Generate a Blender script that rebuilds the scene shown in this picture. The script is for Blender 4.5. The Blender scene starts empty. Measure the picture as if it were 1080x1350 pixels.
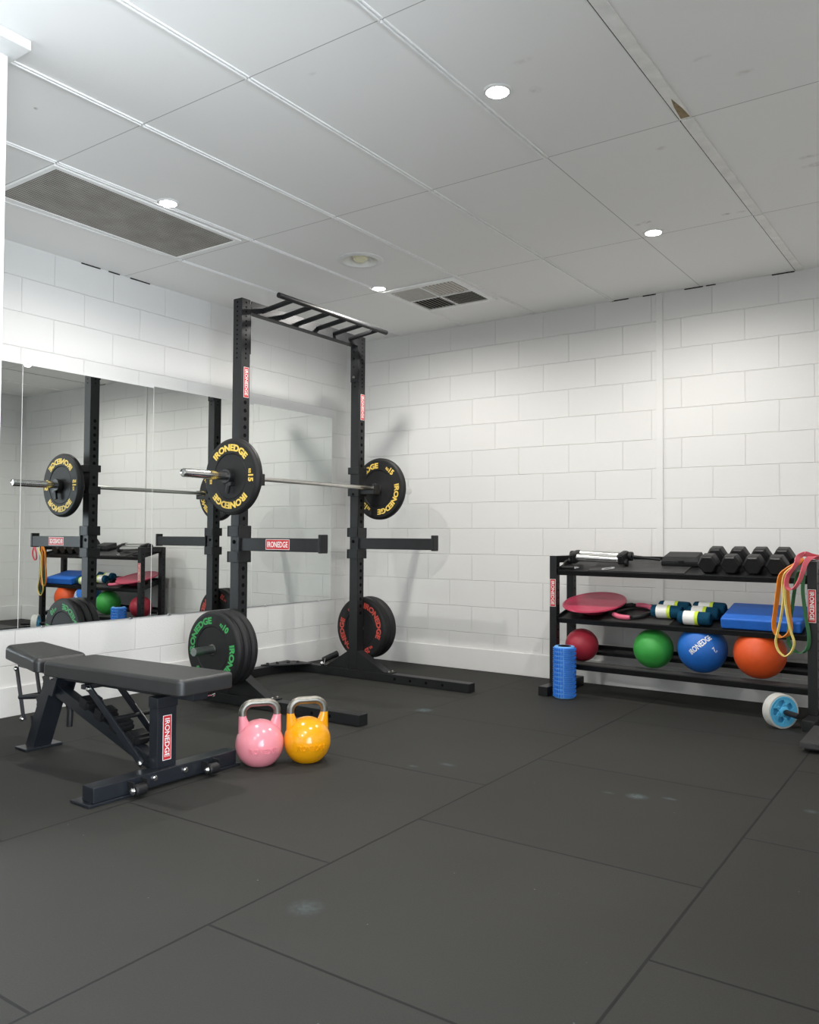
import bpy, bmesh, math, random
from mathutils import Vector, Matrix, Euler
random.seed(7)
R = math.radians
PI = math.pi
SC = bpy.context.scene
COL = SC.collection

# ---------------------------------------------------------------- materials
def new_mat(name):
    m = bpy.data.materials.new(name); m.use_nodes = True
    nt = m.node_tree
    return m, nt, nt.nodes['Principled BSDF']

def pmat(name, col, rough=0.5, metal=0.0, spec=0.5, var=0.06, vscale=30.0, bump=0.0, bscale=200.0, coat=0.0):
    m, nt, b = new_mat(name)
    b.inputs['Roughness'].default_value = rough
    b.inputs['Metallic'].default_value = metal
    b.inputs['Specular IOR Level'].default_value = spec
    b.inputs['Coat Weight'].default_value = coat
    tc = nt.nodes.new('ShaderNodeTexCoord')
    nz = nt.nodes.new('ShaderNodeTexNoise'); nz.inputs['Scale'].default_value = vscale; nz.inputs['Detail'].default_value = 4
    nt.links.new(tc.outputs['Object'], nz.inputs['Vector'])
    rp = nt.nodes.new('ShaderNodeValToRGB')
    a = [c * (1 - var) for c in col]; d = [min(1, c * (1 + var)) for c in col]
    rp.color_ramp.elements[0].position = 0.3; rp.color_ramp.elements[1].position = 0.7
    rp.color_ramp.elements[0].color = (*a, 1); rp.color_ramp.elements[1].color = (*d, 1)
    nt.links.new(nz.outputs['Fac'], rp.inputs['Fac'])
    nt.links.new(rp.outputs['Color'], b.inputs['Base Color'])
    if bump:
        n2 = nt.nodes.new('ShaderNodeTexNoise'); n2.inputs['Scale'].default_value = bscale; n2.inputs['Detail'].default_value = 3
        nt.links.new(tc.outputs['Object'], n2.inputs['Vector'])
        bp = nt.nodes.new('ShaderNodeBump'); bp.inputs['Strength'].default_value = bump; bp.inputs['Distance'].default_value = 0.002
        nt.links.new(n2.outputs['Fac'], bp.inputs['Height'])
        nt.links.new(bp.outputs['Normal'], b.inputs['Normal'])
    return m

def math_node(nt, op, a, b=None, c=None):
    n = nt.nodes.new('ShaderNodeMath'); n.operation = op
    for i, v in enumerate((a, b, c)):
        if v is None: continue
        if isinstance(v, (int, float)): n.inputs[i].default_value = v
        else: nt.links.new(v, n.inputs[i])
    return n.outputs[0]

def block_wall(name, axis, off):
    """painted concrete blocks 0.4 x 0.2; axis = wall's horizontal axis"""
    m, nt, b = new_mat(name)
    tc = nt.nodes.new('ShaderNodeTexCoord'); sp = nt.nodes.new('ShaderNodeSeparateXYZ')
    nt.links.new(tc.outputs['Object'], sp.inputs[0])
    u = math_node(nt, 'ADD', sp.outputs[axis], -off + 8.0)
    v = math_node(nt, 'ADD', sp.outputs['Z'], -0.08 + 0.4)
    cb = nt.nodes.new('ShaderNodeCombineXYZ'); nt.links.new(u, cb.inputs[0]); nt.links.new(v, cb.inputs[1])
    # a little wobble so joints are hand laid
    nw = nt.nodes.new('ShaderNodeTexNoise'); nw.inputs['Scale'].default_value = 6
    nt.links.new(tc.outputs['Object'], nw.inputs['Vector'])
    mx = nt.nodes.new('ShaderNodeMixRGB'); mx.blend_type = 'LINEAR_LIGHT'; mx.inputs[0].default_value = 0.0035
    nt.links.new(cb.outputs[0], mx.inputs[1]); nt.links.new(nw.outputs['Color'], mx.inputs[2])
    br = nt.nodes.new('ShaderNodeTexBrick')
    br.offset = 0.5; br.offset_frequency = 2; br.squash = 1.0
    br.inputs['Scale'].default_value = 1.0
    br.inputs['Brick Width'].default_value = 0.4; br.inputs['Row Height'].default_value = 0.2
    br.inputs['Mortar Size'].default_value = 0.0030; br.inputs['Mortar Smooth'].default_value = 0.6; br.inputs['Bias'].default_value = -0.2
    br.inputs['Color1'].default_value = (.715, .712, .70, 1); br.inputs['Color2'].default_value = (.70, .697, .685, 1)
    br.inputs['Mortar'].default_value = (.685, .682, .67, 1)
    nt.links.new(mx.outputs[0], br.inputs['Vector'])
    nt.links.new(br.outputs['Color'], b.inputs['Base Color'])
    b.inputs['Roughness'].default_value = 0.55; b.inputs['Specular IOR Level'].default_value = 0.3
    n2 = nt.nodes.new('ShaderNodeTexNoise'); n2.inputs['Scale'].default_value = 90; n2.inputs['Detail'].default_value = 5
    nt.links.new(tc.outputs['Object'], n2.inputs['Vector'])
    h = math_node(nt, 'MULTIPLY_ADD', n2.outputs['Fac'], 0.26, math_node(nt, 'MULTIPLY', br.outputs['Fac'], -1.0))
    bp = nt.nodes.new('ShaderNodeBump'); bp.inputs['Strength'].default_value = 0.68; bp.inputs['Distance'].default_value = 0.006
    nt.links.new(h, bp.inputs['Height']); nt.links.new(bp.outputs['Normal'], b.inputs['Normal'])
    return m

def blot(nt, pos, specs):
    """sum of soft round marks at fixed floor/ceiling points; specs: (x, y, radius, weight, stretch)"""
    total = None
    for (x, y, r, w, st) in specs:
        cb = nt.nodes.new('ShaderNodeMapping'); cb.vector_type = 'POINT'
        cb.inputs['Location'].default_value = (-x / r, -y / r * st, 0)
        cb.inputs['Scale'].default_value = (1 / r, st / r, 0)
        nt.links.new(pos, cb.inputs['Vector'])
        ln = nt.nodes.new('ShaderNodeVectorMath'); ln.operation = 'LENGTH'; nt.links.new(cb.outputs[0], ln.inputs[0])
        mr = nt.nodes.new('ShaderNodeMapRange'); mr.inputs['From Min'].default_value = 1.0; mr.inputs['From Max'].default_value = 0.25
        mr.inputs['To Min'].default_value = 0; mr.inputs['To Max'].default_value = w
        nt.links.new(ln.outputs['Value'], mr.inputs['Value'])
        total = mr.outputs[0] if total is None else math_node(nt, 'ADD', total, mr.outputs[0])
    return total

def floor_mat():
    m, nt, b = new_mat('rubber_floor')
    tc = nt.nodes.new('ShaderNodeTexCoord'); sp = nt.nodes.new('ShaderNodeSeparateXYZ')
    pos = tc.outputs['Object']; nt.links.new(pos, sp.inputs[0])
    u = math_node(nt, 'ADD', sp.outputs['Y'], 2.984 + 9.85)          # along the seams' running direction
    v = math_node(nt, 'ADD', sp.outputs['X'], -2.785 + 11.022)
    cb = nt.nodes.new('ShaderNodeCombineXYZ'); nt.links.new(u, cb.inputs[0]); nt.links.new(v, cb.inputs[1])
    br = nt.nodes.new('ShaderNodeTexBrick'); br.offset = 0.5; br.offset_frequency = 2
    br.inputs['Scale'].default_value = 1.0
    br.inputs['Brick Width'].default_value = 0.985; br.inputs['Row Height'].default_value = 1.002
    br.inputs['Mortar Size'].default_value = 0.0044; br.inputs['Mortar Smooth'].default_value = 0.1
    br.inputs['Color1'].default_value = (.0205, .0205, .0180, 1); br.inputs['Color2'].default_value = (.0180, .0180, .0158, 1)
    br.inputs['Mortar'].default_value = (.0025, .0025, .0025, 1)
    nt.links.new(cb.outputs[0], br.inputs['Vector'])
    n1 = nt.nodes.new('ShaderNodeTexNoise'); n1.inputs['Scale'].default_value = 220; n1.inputs['Detail'].default_value = 4
    n2 = nt.nodes.new('ShaderNodeTexNoise'); n2.inputs['Scale'].default_value = 1.6; n2.inputs['Detail'].default_value = 5
    for n in (n1, n2): nt.links.new(pos, n.inputs['Vector'])
    f = math_node(nt, 'ADD', math_node(nt, 'MULTIPLY_ADD', n1.outputs['Fac'], 0.7, 0.65), math_node(nt, 'MULTIPLY_ADD', n2.outputs['Fac'], 0.5, -0.25))
    mu = nt.nodes.new('ShaderNodeVectorMath'); mu.operation = 'SCALE'
    nt.links.new(br.outputs['Color'], mu.inputs[0]); nt.links.new(f, mu.inputs['Scale'])
    # chalk marks
    st = blot(nt, pos, [(1.778, -1.435, .060, .60, 1.0), (2.928, -3.749, .06, .20, 1.0), (3.341, -2.268, .05, .5, 1.2), (3.455, -2.221, .035, .45, 2.0),
                        (3.231, -2.289, .03, .35, 2.2), (3.934, -2.06, .03, .35, 1.0), (2.496, -2.326, .05, .3, 2.0), (2.386, -2.435, .03, .3, 1.5)])
    n3 = nt.nodes.new('ShaderNodeTexNoise'); n3.inputs['Scale'].default_value = 60; nt.links.new(pos, n3.inputs['Vector'])
    st2 = math_node(nt, 'MULTIPLY', st, math_node(nt, 'MULTIPLY_ADD', n3.outputs['Fac'], 1.6, -0.2))
    # sparse pale specks
    vo = nt.nodes.new('ShaderNodeTexVoronoi'); vo.inputs['Scale'].default_value = 9; nt.links.new(pos, vo.inputs['Vector'])
    spk = math_node(nt, 'MULTIPLY', math_node(nt, 'LESS_THAN', vo.outputs['Distance'], 0.022), 0.5)
    mix = nt.nodes.new('ShaderNodeMixRGB'); nt.links.new(math_node(nt, 'ADD', st2, spk), mix.inputs[0])
    nt.links.new(mu.outputs[0], mix.inputs[1]); mix.inputs[2].default_value = (.14, .20, .205, 1)
    nt.links.new(mix.outputs[0], b.inputs['Base Color'])
    b.inputs['Roughness'].default_value = 0.78; b.inputs['Specular IOR Level'].default_value = 0.35
    bp = nt.nodes.new('ShaderNodeBump'); bp.inputs['Strength'].default_value = 0.35; bp.inputs['Distance'].default_value = 0.002
    h = math_node(nt, 'MULTIPLY_ADD', br.outputs['Fac'], -1.5, math_node(nt, 'MULTIPLY', n1.outputs['Fac'], 0.6))
    nt.links.new(h, bp.inputs['Height']); nt.links.new(bp.outputs['Normal'], b.inputs['Normal'])
    return m

def ceiling_mat():
    m, nt, b = new_mat('ceiling_panels')
    tc = nt.nodes.new('ShaderNodeTexCoord'); pos = tc.outputs['Object']
    br = nt.nodes.new('ShaderNodeTexBrick'); br.offset = 0.0
    sp = nt.nodes.new('ShaderNodeSeparateXYZ'); nt.links.new(pos, sp.inputs[0])
    u = math_node(nt, 'ADD', math_node(nt, 'MULTIPLY_ADD', sp.outputs['Y'], -.0206, sp.outputs['X']), -1.193 + 5.97); v = math_node(nt, 'ADD', sp.outputs['Y'], 1.070 + 11.7)
    cb = nt.nodes.new('ShaderNodeCombineXYZ'); nt.links.new(u, cb.inputs[0]); nt.links.new(v, cb.inputs[1])
    nt.links.new(cb.outputs[0], br.inputs['Vector'])
    br.inputs['Scale'].default_value = 1; br.inputs['Brick Width'].default_value = .597; br.inputs['Row Height'].default_value = 1.17
    br.inputs['Mortar Size'].default_value = .0022; br.inputs['Mortar Smooth'].default_value = 0.3
    br.inputs['Color1'].default_value = (.90, .895, .88, 1); br.inputs['Color2'].default_value = (.875, .87, .855, 1)
    br.inputs['Mortar'].default_value = (.42, .415, .40, 1)
    marks = blot(nt, pos, [(3.915, -1.52, .10, .5, 3.5), (3.875, -1.62, .06, .4, 3.0), (3.425, -1.16, .03, .6, 2.0), (3.495, -1.15, .03, .6, 2.0), (3.055, -1.28, .03, .6, 1.5), (3.005, -1.27, .025, .6, 1.5),
                           (3.695, -2.62, .04, .3, 2.5), (3.795, -2.45, .04, .3, 2.0), (3.375, -2.05, .03, .4, 1.5), (3.175, -2.95, .05, .25, 3.0), (3.135, -2.76, .03, .25, 1.0), (2.515, -3.3, .03, .25, 2.5), (1.475, -3.72, .012, .8, 1.0)])
    n3 = nt.nodes.new('ShaderNodeTexNoise'); n3.inputs['Scale'].default_value = 45; nt.links.new(pos, n3.inputs['Vector'])
    mk = math_node(nt, 'MULTIPLY', marks, math_node(nt, 'MULTIPLY_ADD', n3.outputs['Fac'], 2.6, -0.8))
    mk = math_node(nt, 'MINIMUM', math_node(nt, 'MAXIMUM', mk, 0.0), 0.6)
    mix = nt.nodes.new('ShaderNodeMixRGB'); nt.links.new(mk, mix.inputs[0]); nt.links.new(br.outputs['Color'], mix.inputs[1]); mix.inputs[2].default_value = (.33, .29, .25, 1)
    nt.links.new(mix.outputs[0], b.inputs['Base Color'])
    b.inputs['Roughness'].default_value = .8; b.inputs['Specular IOR Level'].default_value = .2
    n2 = nt.nodes.new('ShaderNodeTexNoise'); n2.inputs['Scale'].default_value = 120; nt.links.new(pos, n2.inputs['Vector'])
    bp = nt.nodes.new('ShaderNodeBump'); bp.inputs['Strength'].default_value = .12; bp.inputs['Distance'].default_value = .002
    nt.links.new(n2.outputs['Fac'], bp.inputs['Height']); nt.links.new(bp.outputs['Normal'], b.inputs['Normal'])
    return m

def perforated_mat():
    m, nt, b = new_mat('perforated_metal')
    tc = nt.nodes.new('ShaderNodeTexCoord'); sp = nt.nodes.new('ShaderNodeSeparateXYZ'); nt.links.new(tc.outputs['Object'], sp.inputs[0])
    def saw(s, off): return math_node(nt, 'ADD', math_node(nt, 'FRACT', math_node(nt, 'MULTIPLY_ADD', s, 1 / .0125, off)), -0.5)
    fx = saw(sp.outputs['X'], 50.0); fy = saw(sp.outputs['Y'], 50.0)
    d = math_node(nt, 'ADD', math_node(nt, 'MULTIPLY', fx, fx), math_node(nt, 'MULTIPLY', fy, fy))
    hole = math_node(nt, 'LESS_THAN', d, 0.115)
    nz = nt.nodes.new('ShaderNodeTexNoise'); nz.inputs['Scale'].default_value = 7; nz.inputs['Detail'].default_value = 5; nt.links.new(tc.outputs['Object'], nz.inputs['Vector'])
    rp = nt.nodes.new('ShaderNodeValToRGB'); rp.color_ramp.elements[0].color = (.36, .335, .30, 1); rp.color_ramp.elements[1].color = (.50, .475, .44, 1)
    rp.color_ramp.elements[0].position = .35; rp.color_ramp.elements[1].position = .7
    nt.links.new(nz.outputs['Fac'], rp.inputs['Fac'])
    mix = nt.nodes.new('ShaderNodeMixRGB'); nt.links.new(hole, mix.inputs[0]); nt.links.new(rp.outputs[0], mix.inputs[1]); mix.inputs[2].default_value = (.05, .045, .04, 1)
    nt.links.new(mix.outputs[0], b.inputs['Base Color']); b.inputs['Roughness'].default_value = .6
    return m

def mirror_mat():
    m, nt, b = new_mat('mirror_glass')
    b.inputs['Base Color'].default_value = (.80, .835, .82, 1); b.inputs['Metallic'].default_value = 1; b.inputs['Roughness'].default_value = 0.0
    tc = nt.nodes.new('ShaderNodeTexCoord'); nz = nt.nodes.new('ShaderNodeTexNoise'); nz.inputs['Scale'].default_value = 3
    nt.links.new(tc.outputs['Object'], nz.inputs['Vector'])
    mr = nt.nodes.new('ShaderNodeMapRange'); mr.inputs['To Min'].default_value = 0.0; mr.inputs['To Max'].default_value = 0.012
    nt.links.new(nz.outputs['Fac'], mr.inputs['Value']); nt.links.new(mr.outputs[0], b.inputs['Roughness'])
    return m

def emit_mat(name, col, strength):
    m, nt, b = new_mat(name)
    b.inputs['Base Color'].default_value = (*col, 1); b.inputs['Emission Color'].default_value = (*col, 1); b.inputs['Emission Strength'].default_value = strength
    return m

M = {}
M['black'] = pmat('black_powder_coat', (.0125, .0130, .0140), .46, spec=.34, var=.12, bump=.06, bscale=400)
M['blacksat'] = pmat('black_steel_satin', (.010, .0105, .0115), .40, spec=.36, var=.12)
M['bench'] = pmat('navy_black_powder_coat', (.011, .0135, .018), .32, spec=.6, var=.1)
M['hole'] = pmat('drilled_hole_black', (.003, .003, .003), .9, spec=.1)
M['rubber'] = pmat('plate_rubber', (.0135, .0135, .014), .55, spec=.28, var=.1, bump=.08)
M['blackplastic'] = pmat('black_plastic', (.010, .010, .011), .48, spec=.32, var=.1)
M['dumbbell'] = pmat('dumbbell_rubber', (.012, .012, .013), .42, spec=.35, var=.1, bump=.1, bscale=600)
M['vinyl'] = pmat('bench_vinyl', (.022, .0225, .023), .38, spec=.55, var=.08, vscale=12, bump=.25, bscale=500)
M['chrome'] = pmat('chrome', (.78, .78, .77), .16, metal=1, var=.03)
M['steel'] = pmat('brushed_steel', (.26, .25, .225), .42, metal=1, var=.08, vscale=60)
M['barsteel'] = pmat('bar_steel', (.62, .61, .58), .28, metal=1, var=.05, vscale=80)
M['pegsteel'] = pmat('zinc_peg', (.32, .36, .35), .38, metal=1, var=.06)
M['red'] = pmat('sticker_red', (.50, .022, .03), .45)
M['white'] = pmat('print_white', (.82, .82, .80), .45, var=.02)
M['yellowprint'] = pmat('print_yellow', (.80, .56, .11), .55, var=.04)
M['greenprint'] = pmat('print_green', (.05, .36, .10), .55, var=.04)
M['redprint'] = pmat('print_red', (.55, .07, .05), .55, var=.04)
M['pink_kb'] = pmat('pink_enamel', (.76, .26, .31), .22, spec=.5, var=.02, coat=.3, bump=.03)
M['yellow_kb'] = pmat('amber_enamel', (.80, .34, .003), .20, spec=.5, var=.02, coat=.3, bump=.03)
M['ball_red'] = pmat('crimson_ball_rubber', (.40, .022, .045), .50, var=.05, bump=.25, bscale=350)
M['ball_green'] = pmat('green_ball_rubber', (.040, .34, .055), .50, var=.05, bump=.25, bscale=350)
M['ball_blue'] = pmat('blue_ball_rubber', (.012, .135, .52), .50, var=.05, bump=.25, bscale=350)
M['ball_orange'] = pmat('orange_ball_rubber', (.70, .085, .012), .50, var=.05, bump=.25, bscale=350)
M['bluefoam'] = pmat('blue_foam', (.010, .13, .56), .6, var=.05, bump=.3, bscale=300)
M['rollerblue'] = pmat('roller_blue', (.030, .20, .70), .42, var=.06)
M['pinkdisc'] = pmat('raspberry_plastic', (.45, .035, .085), .38, var=.04)
M['pinkpad'] = pmat('pink_foam', (.66, .13, .21), .6, var=.05)
M['teal'] = pmat('teal_towel', (.008, .055, .105), .95, spec=.1, var=.2, vscale=150, bump=.8, bscale=250)
M['lime'] = pmat('lime_print', (.58, .72, .04), .5)
M['label'] = pmat('paper_label', (.80, .80, .77), .6, var=.03)
M['orangeband'] = pmat('orange_latex', (.80, .27, .035), .5, var=.05)
M['yellowband'] = pmat('yellow_latex', (.82, .66, .20), .5, var=.05)
M['pinkband'] = pmat('coral_latex', (.72, .13, .17), .5, var=.05)
M['greenband'] = pmat('green_latex', (.035, .16, .06), .5, var=.05)
M['liner'] = pmat('shelf_liner', (.035, .035, .035), .55, var=.1, bump=.2)
M['rollercore'] = pmat('roller_groove_pale_blue', (.16, .42, .84), .45, var=.04)
M['wheelblue'] = pmat('sky_blue_plastic', (.10, .48, .78), .35, var=.03)
M['wheelgrey'] = pmat('pale_grey_tread', (.55, .55, .52), .6, var=.05)
M['whitepaint'] = pmat('white_gloss_paint', (.80, .80, .79), .45, var=.02)
M['wallpaint'] = pmat('white_wall_paint', (.80, .797, .785), .55, spec=.3, var=.03, vscale=3, bump=.1, bscale=60)
M['tbar'] = pmat('ceiling_bar_white', (.93, .93, .92), .5, var=.03)
M['tbarold'] = pmat('ceiling_bar_peeling', (.86, .85, .82), .6, var=.08, vscale=14)
M['rust'] = pmat('water_stain', (.30, .22, .12), .8, var=.3, vscale=40)
M['cream'] = pmat('cream_louvre', (.62, .59, .53), .5, var=.05)
M['gapshade'] = pmat('gap_shade_dark', (.020, .018, .016), .9)  # near-black that stands for shade in gaps and behind the louvres
M['bulbglass'] = pmat('frosted_yellowed_bulb', (.78, .74, .52), .3, var=.08)
M['bowl'] = pmat('lamp_reflector', (.80, .79, .75), .35, metal=.0, var=.08)
M['trimpaint'] = pmat('white_trim_paint', (.72, .717, .705), .5, spec=.3, var=.02, vscale=5)
M['cream_paint'] = pmat('white_rear_paint', (.85, .845, .83), .6, spec=.3, var=.02, vscale=3)
M['wall_back'] = block_wall('painted_block_back', 'X', .857)
M['wall_left'] = block_wall('painted_block_left', 'Y', -2.52)
M['floor'] = floor_mat(); M['ceiling'] = ceiling_mat(); M['perf'] = perforated_mat(); M['mirror'] = mirror_mat()
M['glow'] = emit_mat('lamp_glow', (1, .97, .92), 60.0)

# ---------------------------------------------------------------- mesh helpers
def BM(): return bmesh.new()

def box(bm, c, s, mi=0, bev=0.0, rot=None, seg=2):
    g = bmesh.ops.create_cube(bm, size=1.0)
    vs = g['verts']
    for v in vs: v.co = Vector((v.co.x * s[0], v.co.y * s[1], v.co.z * s[2]))
    faces = list({f for v in vs for f in v.link_faces})
    if bev:
        es = list({e for v in vs for e in v.link_edges})
        r = bmesh.ops.bevel(bm, geom=es, offset=bev, segments=seg, profile=.5, affect='EDGES')
        faces = list(set(r['faces']) | {f for f in faces if f.is_valid})
        vs = list({v for f in faces for v in f.verts})
    T = Matrix.Translation(Vector(c)) @ (rot.to_4x4() if rot is not None else Matrix.Identity(4))
    for v in vs: v.co = T @ v.co
    for f in faces: f.material_index = mi
    return vs

def bar(bm, a, b, w, h, mi=0, bev=.003, up=(0, 0, 1)):
    """rectangular bar from a to b; w sideways, h along 'up'"""
    a, b = Vector(a), Vector(b); d = b - a; L = d.length; x = d.normalized()
    u = Vector(up); y = u.cross(x).normalized(); z = x.cross(y)
    box(bm, (a + b) / 2, (L, w, h), mi, bev, Matrix((x, y, z)).transposed())

def sweep(bm, pts, rad, seg=12, closed=False, mi=0, caps=True, flat=None, ref=None):
    """tube along pts; rad number or list; flat=(w,t): ribbon section with w along ref"""
    pts = [Vector(p) for p in pts]; n = len(pts)
    rs = rad if isinstance(rad, (list, tuple)) else [rad] * n
    rings = []
    prev = None
    for i in range(n):
        if closed: t = pts[(i + 1) % n] - pts[i - 1]
        else: t = pts[min(i + 1, n - 1)] - pts[max(i - 1, 0)]
        t.normalize()
        if flat is not None:
            wv = Vector(ref[i] if isinstance(ref, list) else ref); wv = (wv - t * wv.dot(t)).normalized(); nv = t.cross(wv)
            w, th = flat
            ring = [bm.verts.new(pts[i] + wv * (a * w / 2) + nv * (b * th / 2)) for a, b in ((-1, -1), (1, -1), (1, 1), (-1, 1))]
        else:
            if prev is None:
                h = Vector((0, 0, 1)) if abs(t.z) < .9 else Vector((1, 0, 0))
                u = (h - t * h.dot(t)).normalized()
            else:
                u = (prev - t * prev.dot(t)).normalized()
            prev = u; v = t.cross(u)
            ring = [bm.verts.new(pts[i] + (u * math.cos(2 * PI * k / seg) + v * math.sin(2 * PI * k / seg)) * rs[i]) for k in range(seg)]
        rings.append(ring)
    m = len(rings[0]); out = []
    for i in range(n if closed else n - 1):
        a, b = rings[i], rings[(i + 1) % n]
        for k in range(m):
            f = bm.faces.new((a[k], a[(k + 1) % m], b[(k + 1) % m], b[k])); f.material_index = mi; out.append(f)
    if caps and not closed:
        for rg, fl in ((rings[0], True), (rings[-1], False)):
            f = bm.faces.new(rg[::-1] if fl else rg); f.material_index = mi
    return rings

def cyl(bm, a, b, r, seg=24, mi=0, bev=0.0):
    a, b = Vector(a), Vector(b)
    if bev:
        d = (b - a).normalized()
        sweep(bm, [a, a + d * bev * .3, a + d * bev, b - d * bev, b - d * bev * .3, b], [r - bev, r - bev * .3, r, r, r - bev * .3, r - bev], seg, mi=mi)
    else: sweep(bm, [a, b], r, seg, mi=mi)

def lathe(bm, prof, origin=(0, 0, 0), axis='Z', seg=48, mi=0, mis=None, closed=False):
    """prof: (r, h) list; revolved about axis"""
    o = Vector(origin); rings = []
    for (r, h) in prof:
        ring = []
        if r < 1e-6: ring = [None]
        for k in range(seg if r >= 1e-6 else 1):
            a = 2 * PI * k / seg; x, y = r * math.cos(a), r * math.sin(a)
            co = {'Z': (x, y, h), 'Y': (x, h, -y), 'X': (h, x, y)}[axis]
            v = bm.verts.new(o + Vector(co))
            if ring == [None]: ring = [v]
            else: ring.append(v)
        rings.append(ring)
    n = len(rings)
    for i in range(n if closed else n - 1):
        A, B = rings[i], rings[(i + 1) % n]; idx = mis[i] if mis else mi
        if len(A) == 1 and len(B) == 1: continue
        for k in range(seg):
            k2 = (k + 1) % seg
            if len(A) == 1: f = bm.faces.new((A[0], B[k2], B[k]))
            elif len(B) == 1: f = bm.faces.new((A[k], A[k2], B[0]))
            else: f = bm.faces.new((A[k], A[k2], B[k2], B[k]))
            f.material_index = idx

def prism(bm, poly, vec, mi=0):
    """extrude polygon (list of 3D points) by vec"""
    v = Vector(vec)
    a = [bm.verts.new(Vector(p)) for p in poly]; b = [bm.verts.new(Vector(p) + v) for p in poly]
    fs = [bm.faces.new(a[::-1]), bm.faces.new(b)]
    for i in range(len(a)):
        j = (i + 1) % len(a); fs.append(bm.faces.new((a[i], a[j], b[j], b[i])))
    for f in fs: f.material_index = mi

def wpos(o):
    p = Vector((0, 0, 0))
    while o is not None:
        p += o.location; o = o.parent
    return p

def obj(name, bm, mats, parent=None, world=True, smooth=35, **props):
    """link bm as one mesh object; world=True: coordinates are in the room, shifted into the parent's frame"""
    if parent is not None and world: bmesh.ops.translate(bm, verts=bm.verts[:], vec=-wpos(parent))
    bmesh.ops.recalc_face_normals(bm, faces=bm.faces[:])
    me = bpy.data.meshes.new(name); bm.to_mesh(me); bm.free()
    for m in (mats if isinstance(mats, (list, tuple)) else [mats]): me.materials.append(M[m] if isinstance(m, str) else m)
    me.shade_smooth(); me.set_sharp_from_angle(angle=R(smooth))
    o = bpy.data.objects.new(name, me); COL.objects.link(o)
    if parent is not None: o.parent = parent
    wn = o.modifiers.new('weighted_normals', 'WEIGHTED_NORMAL'); wn.keep_sharp = True; wn.weight = 80
    for k, v in props.items(): o[k] = v
    return o

def tag(o, label, cat, group=None):
    o['label'] = label; o['category'] = cat
    if group: o['group'] = group
    return o

def thing(name, label, cat, loc=(0, 0, 0), rot=(0, 0, 0), group=None):
    o = bpy.data.objects.new(name, None); COL.objects.link(o); o.empty_display_size = .05
    o.location = loc; o.rotation_euler = rot
    return tag(o, label, cat, group)

def dup(root, loc, label, rot=None):
    def cp(o, parent):
        c = o.copy(); COL.objects.link(c); c.parent = parent
        for ch in o.children: cp(ch, c)
        return c
    c = cp(root, None); c.location = loc
    if rot is not None: c.rotation_euler = rot
    c['label'] = label
    return c

def struct(name, bm, mats, **kw):
    o = obj(name, bm, mats, **kw); o['kind'] = 'structure'; return o

# ---------------------------------------------------------------- lettering
_txt = {}
def text_mesh(s, bold=.018, ext=0.0):
    key = (s, bold)
    if key not in _txt:
        cu = bpy.data.curves.new('t', 'FONT'); cu.body = s; cu.size = 1; cu.offset = bold; cu.align_x = 'CENTER'; cu.resolution_u = 3
        o = bpy.data.objects.new('t', cu); COL.objects.link(o)
        dg = bpy.context.evaluated_depsgraph_get(); dg.update()
        me = bpy.data.meshes.new_from_object(o.evaluated_get(dg))
        vs = [v.co.copy() for v in me.vertices]; fs = [tuple(p.vertices) for p in me.polygons]
        bpy.data.objects.remove(o); bpy.data.curves.remove(cu); bpy.data.meshes.remove(me)
        x0, x1 = min(v.x for v in vs), max(v.x for v in vs); y0, y1 = min(v.y for v in vs), max(v.y for v in vs)
        # normalise: width 1 centred, height 1 centred; remember aspect
        vs = [Vector(((v.x - (x0 + x1) / 2) / (x1 - x0), (v.y - (y0 + y1) / 2) / (y1 - y0), 0)) for v in vs]
        _txt[key] = (vs, fs)
    return _txt[key]

def letters(bm, s, w, h, fn, thick=.0006, mi=0, bold=.018):
    """raised lettering: fn(x, y, height) -> point, x in [-w/2,w/2], y in [-h/2,h/2]"""
    vs, fs = text_mesh(s, bold)
    lo = [bm.verts.new(fn(v.x * w, v.y * h, 0)) for v in vs]
    hi = [bm.verts.new(fn(v.x * w, v.y * h, thick)) for v in vs]
    cnt = {}
    for f in fs:
        for i in range(len(f)):
            e = (f[i], f[(i + 1) % len(f)]); k = (min(e), max(e)); cnt.setdefault(k, []).append(e)
        try:
            g = bm.faces.new([hi[i] for i in f]); g.material_index = mi
        except ValueError: pass
    for k, es in cnt.items():
        if len(es) == 1:
            a, b = es[0]
            try:
                g = bm.faces.new((lo[a], lo[b], hi[b], hi[a])); g.material_index = mi
            except ValueError: pass

BRAND = 'IRONEDGE'
def sticker(parent, c, along, up, L, H, name='logo_sticker'):
    """red label with white border and white lettering, centred at c"""
    x = Vector(along).normalized(); y = Vector(up).normalized(); n = x.cross(y); c = Vector(c)
    bm = BM()
    rot = Matrix((x, y, n)).transposed()
    box(bm, c + n * .0004, (L, H, .0008), 1, 0, rot)
    box(bm, c + n * .0007, (L * .975, H * (1 - .025 * L / H), .0008), 0, 0, rot)
    fn = lambda a, b, t: c + x * a + y * b + n * (.0012 + t)
    # slab-serif look: letters with short serif bars
    letters(bm, BRAND, L * .86, H * .56, fn, .0003, 1, .012)
    return obj(name, bm, ['red', 'white'], parent)

# ---------------------------------------------------------------- room
XR, YF, HC = 4.98, -8.0, 2.668
bm = BM(); box(bm, (XR / 2, YF / 2, -.05), (XR + .2, -YF + .2, .1)); struct('floor', bm, 'floor')

bm = BM(); box(bm, (XR / 2, .05, HC / 2), (XR + .2, .1, HC)); struct('wall_back', bm, 'wall_back')
bm = BM(); box(bm, (-.05, YF / 2, HC / 2), (.1, -YF, HC)); struct('wall_left', bm, 'wall_left')
bm = BM(); box(bm, (XR / 2, YF - .05, HC / 2), (XR + .2, .1, HC)); struct('wall_front', bm, 'cream_paint')
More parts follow.
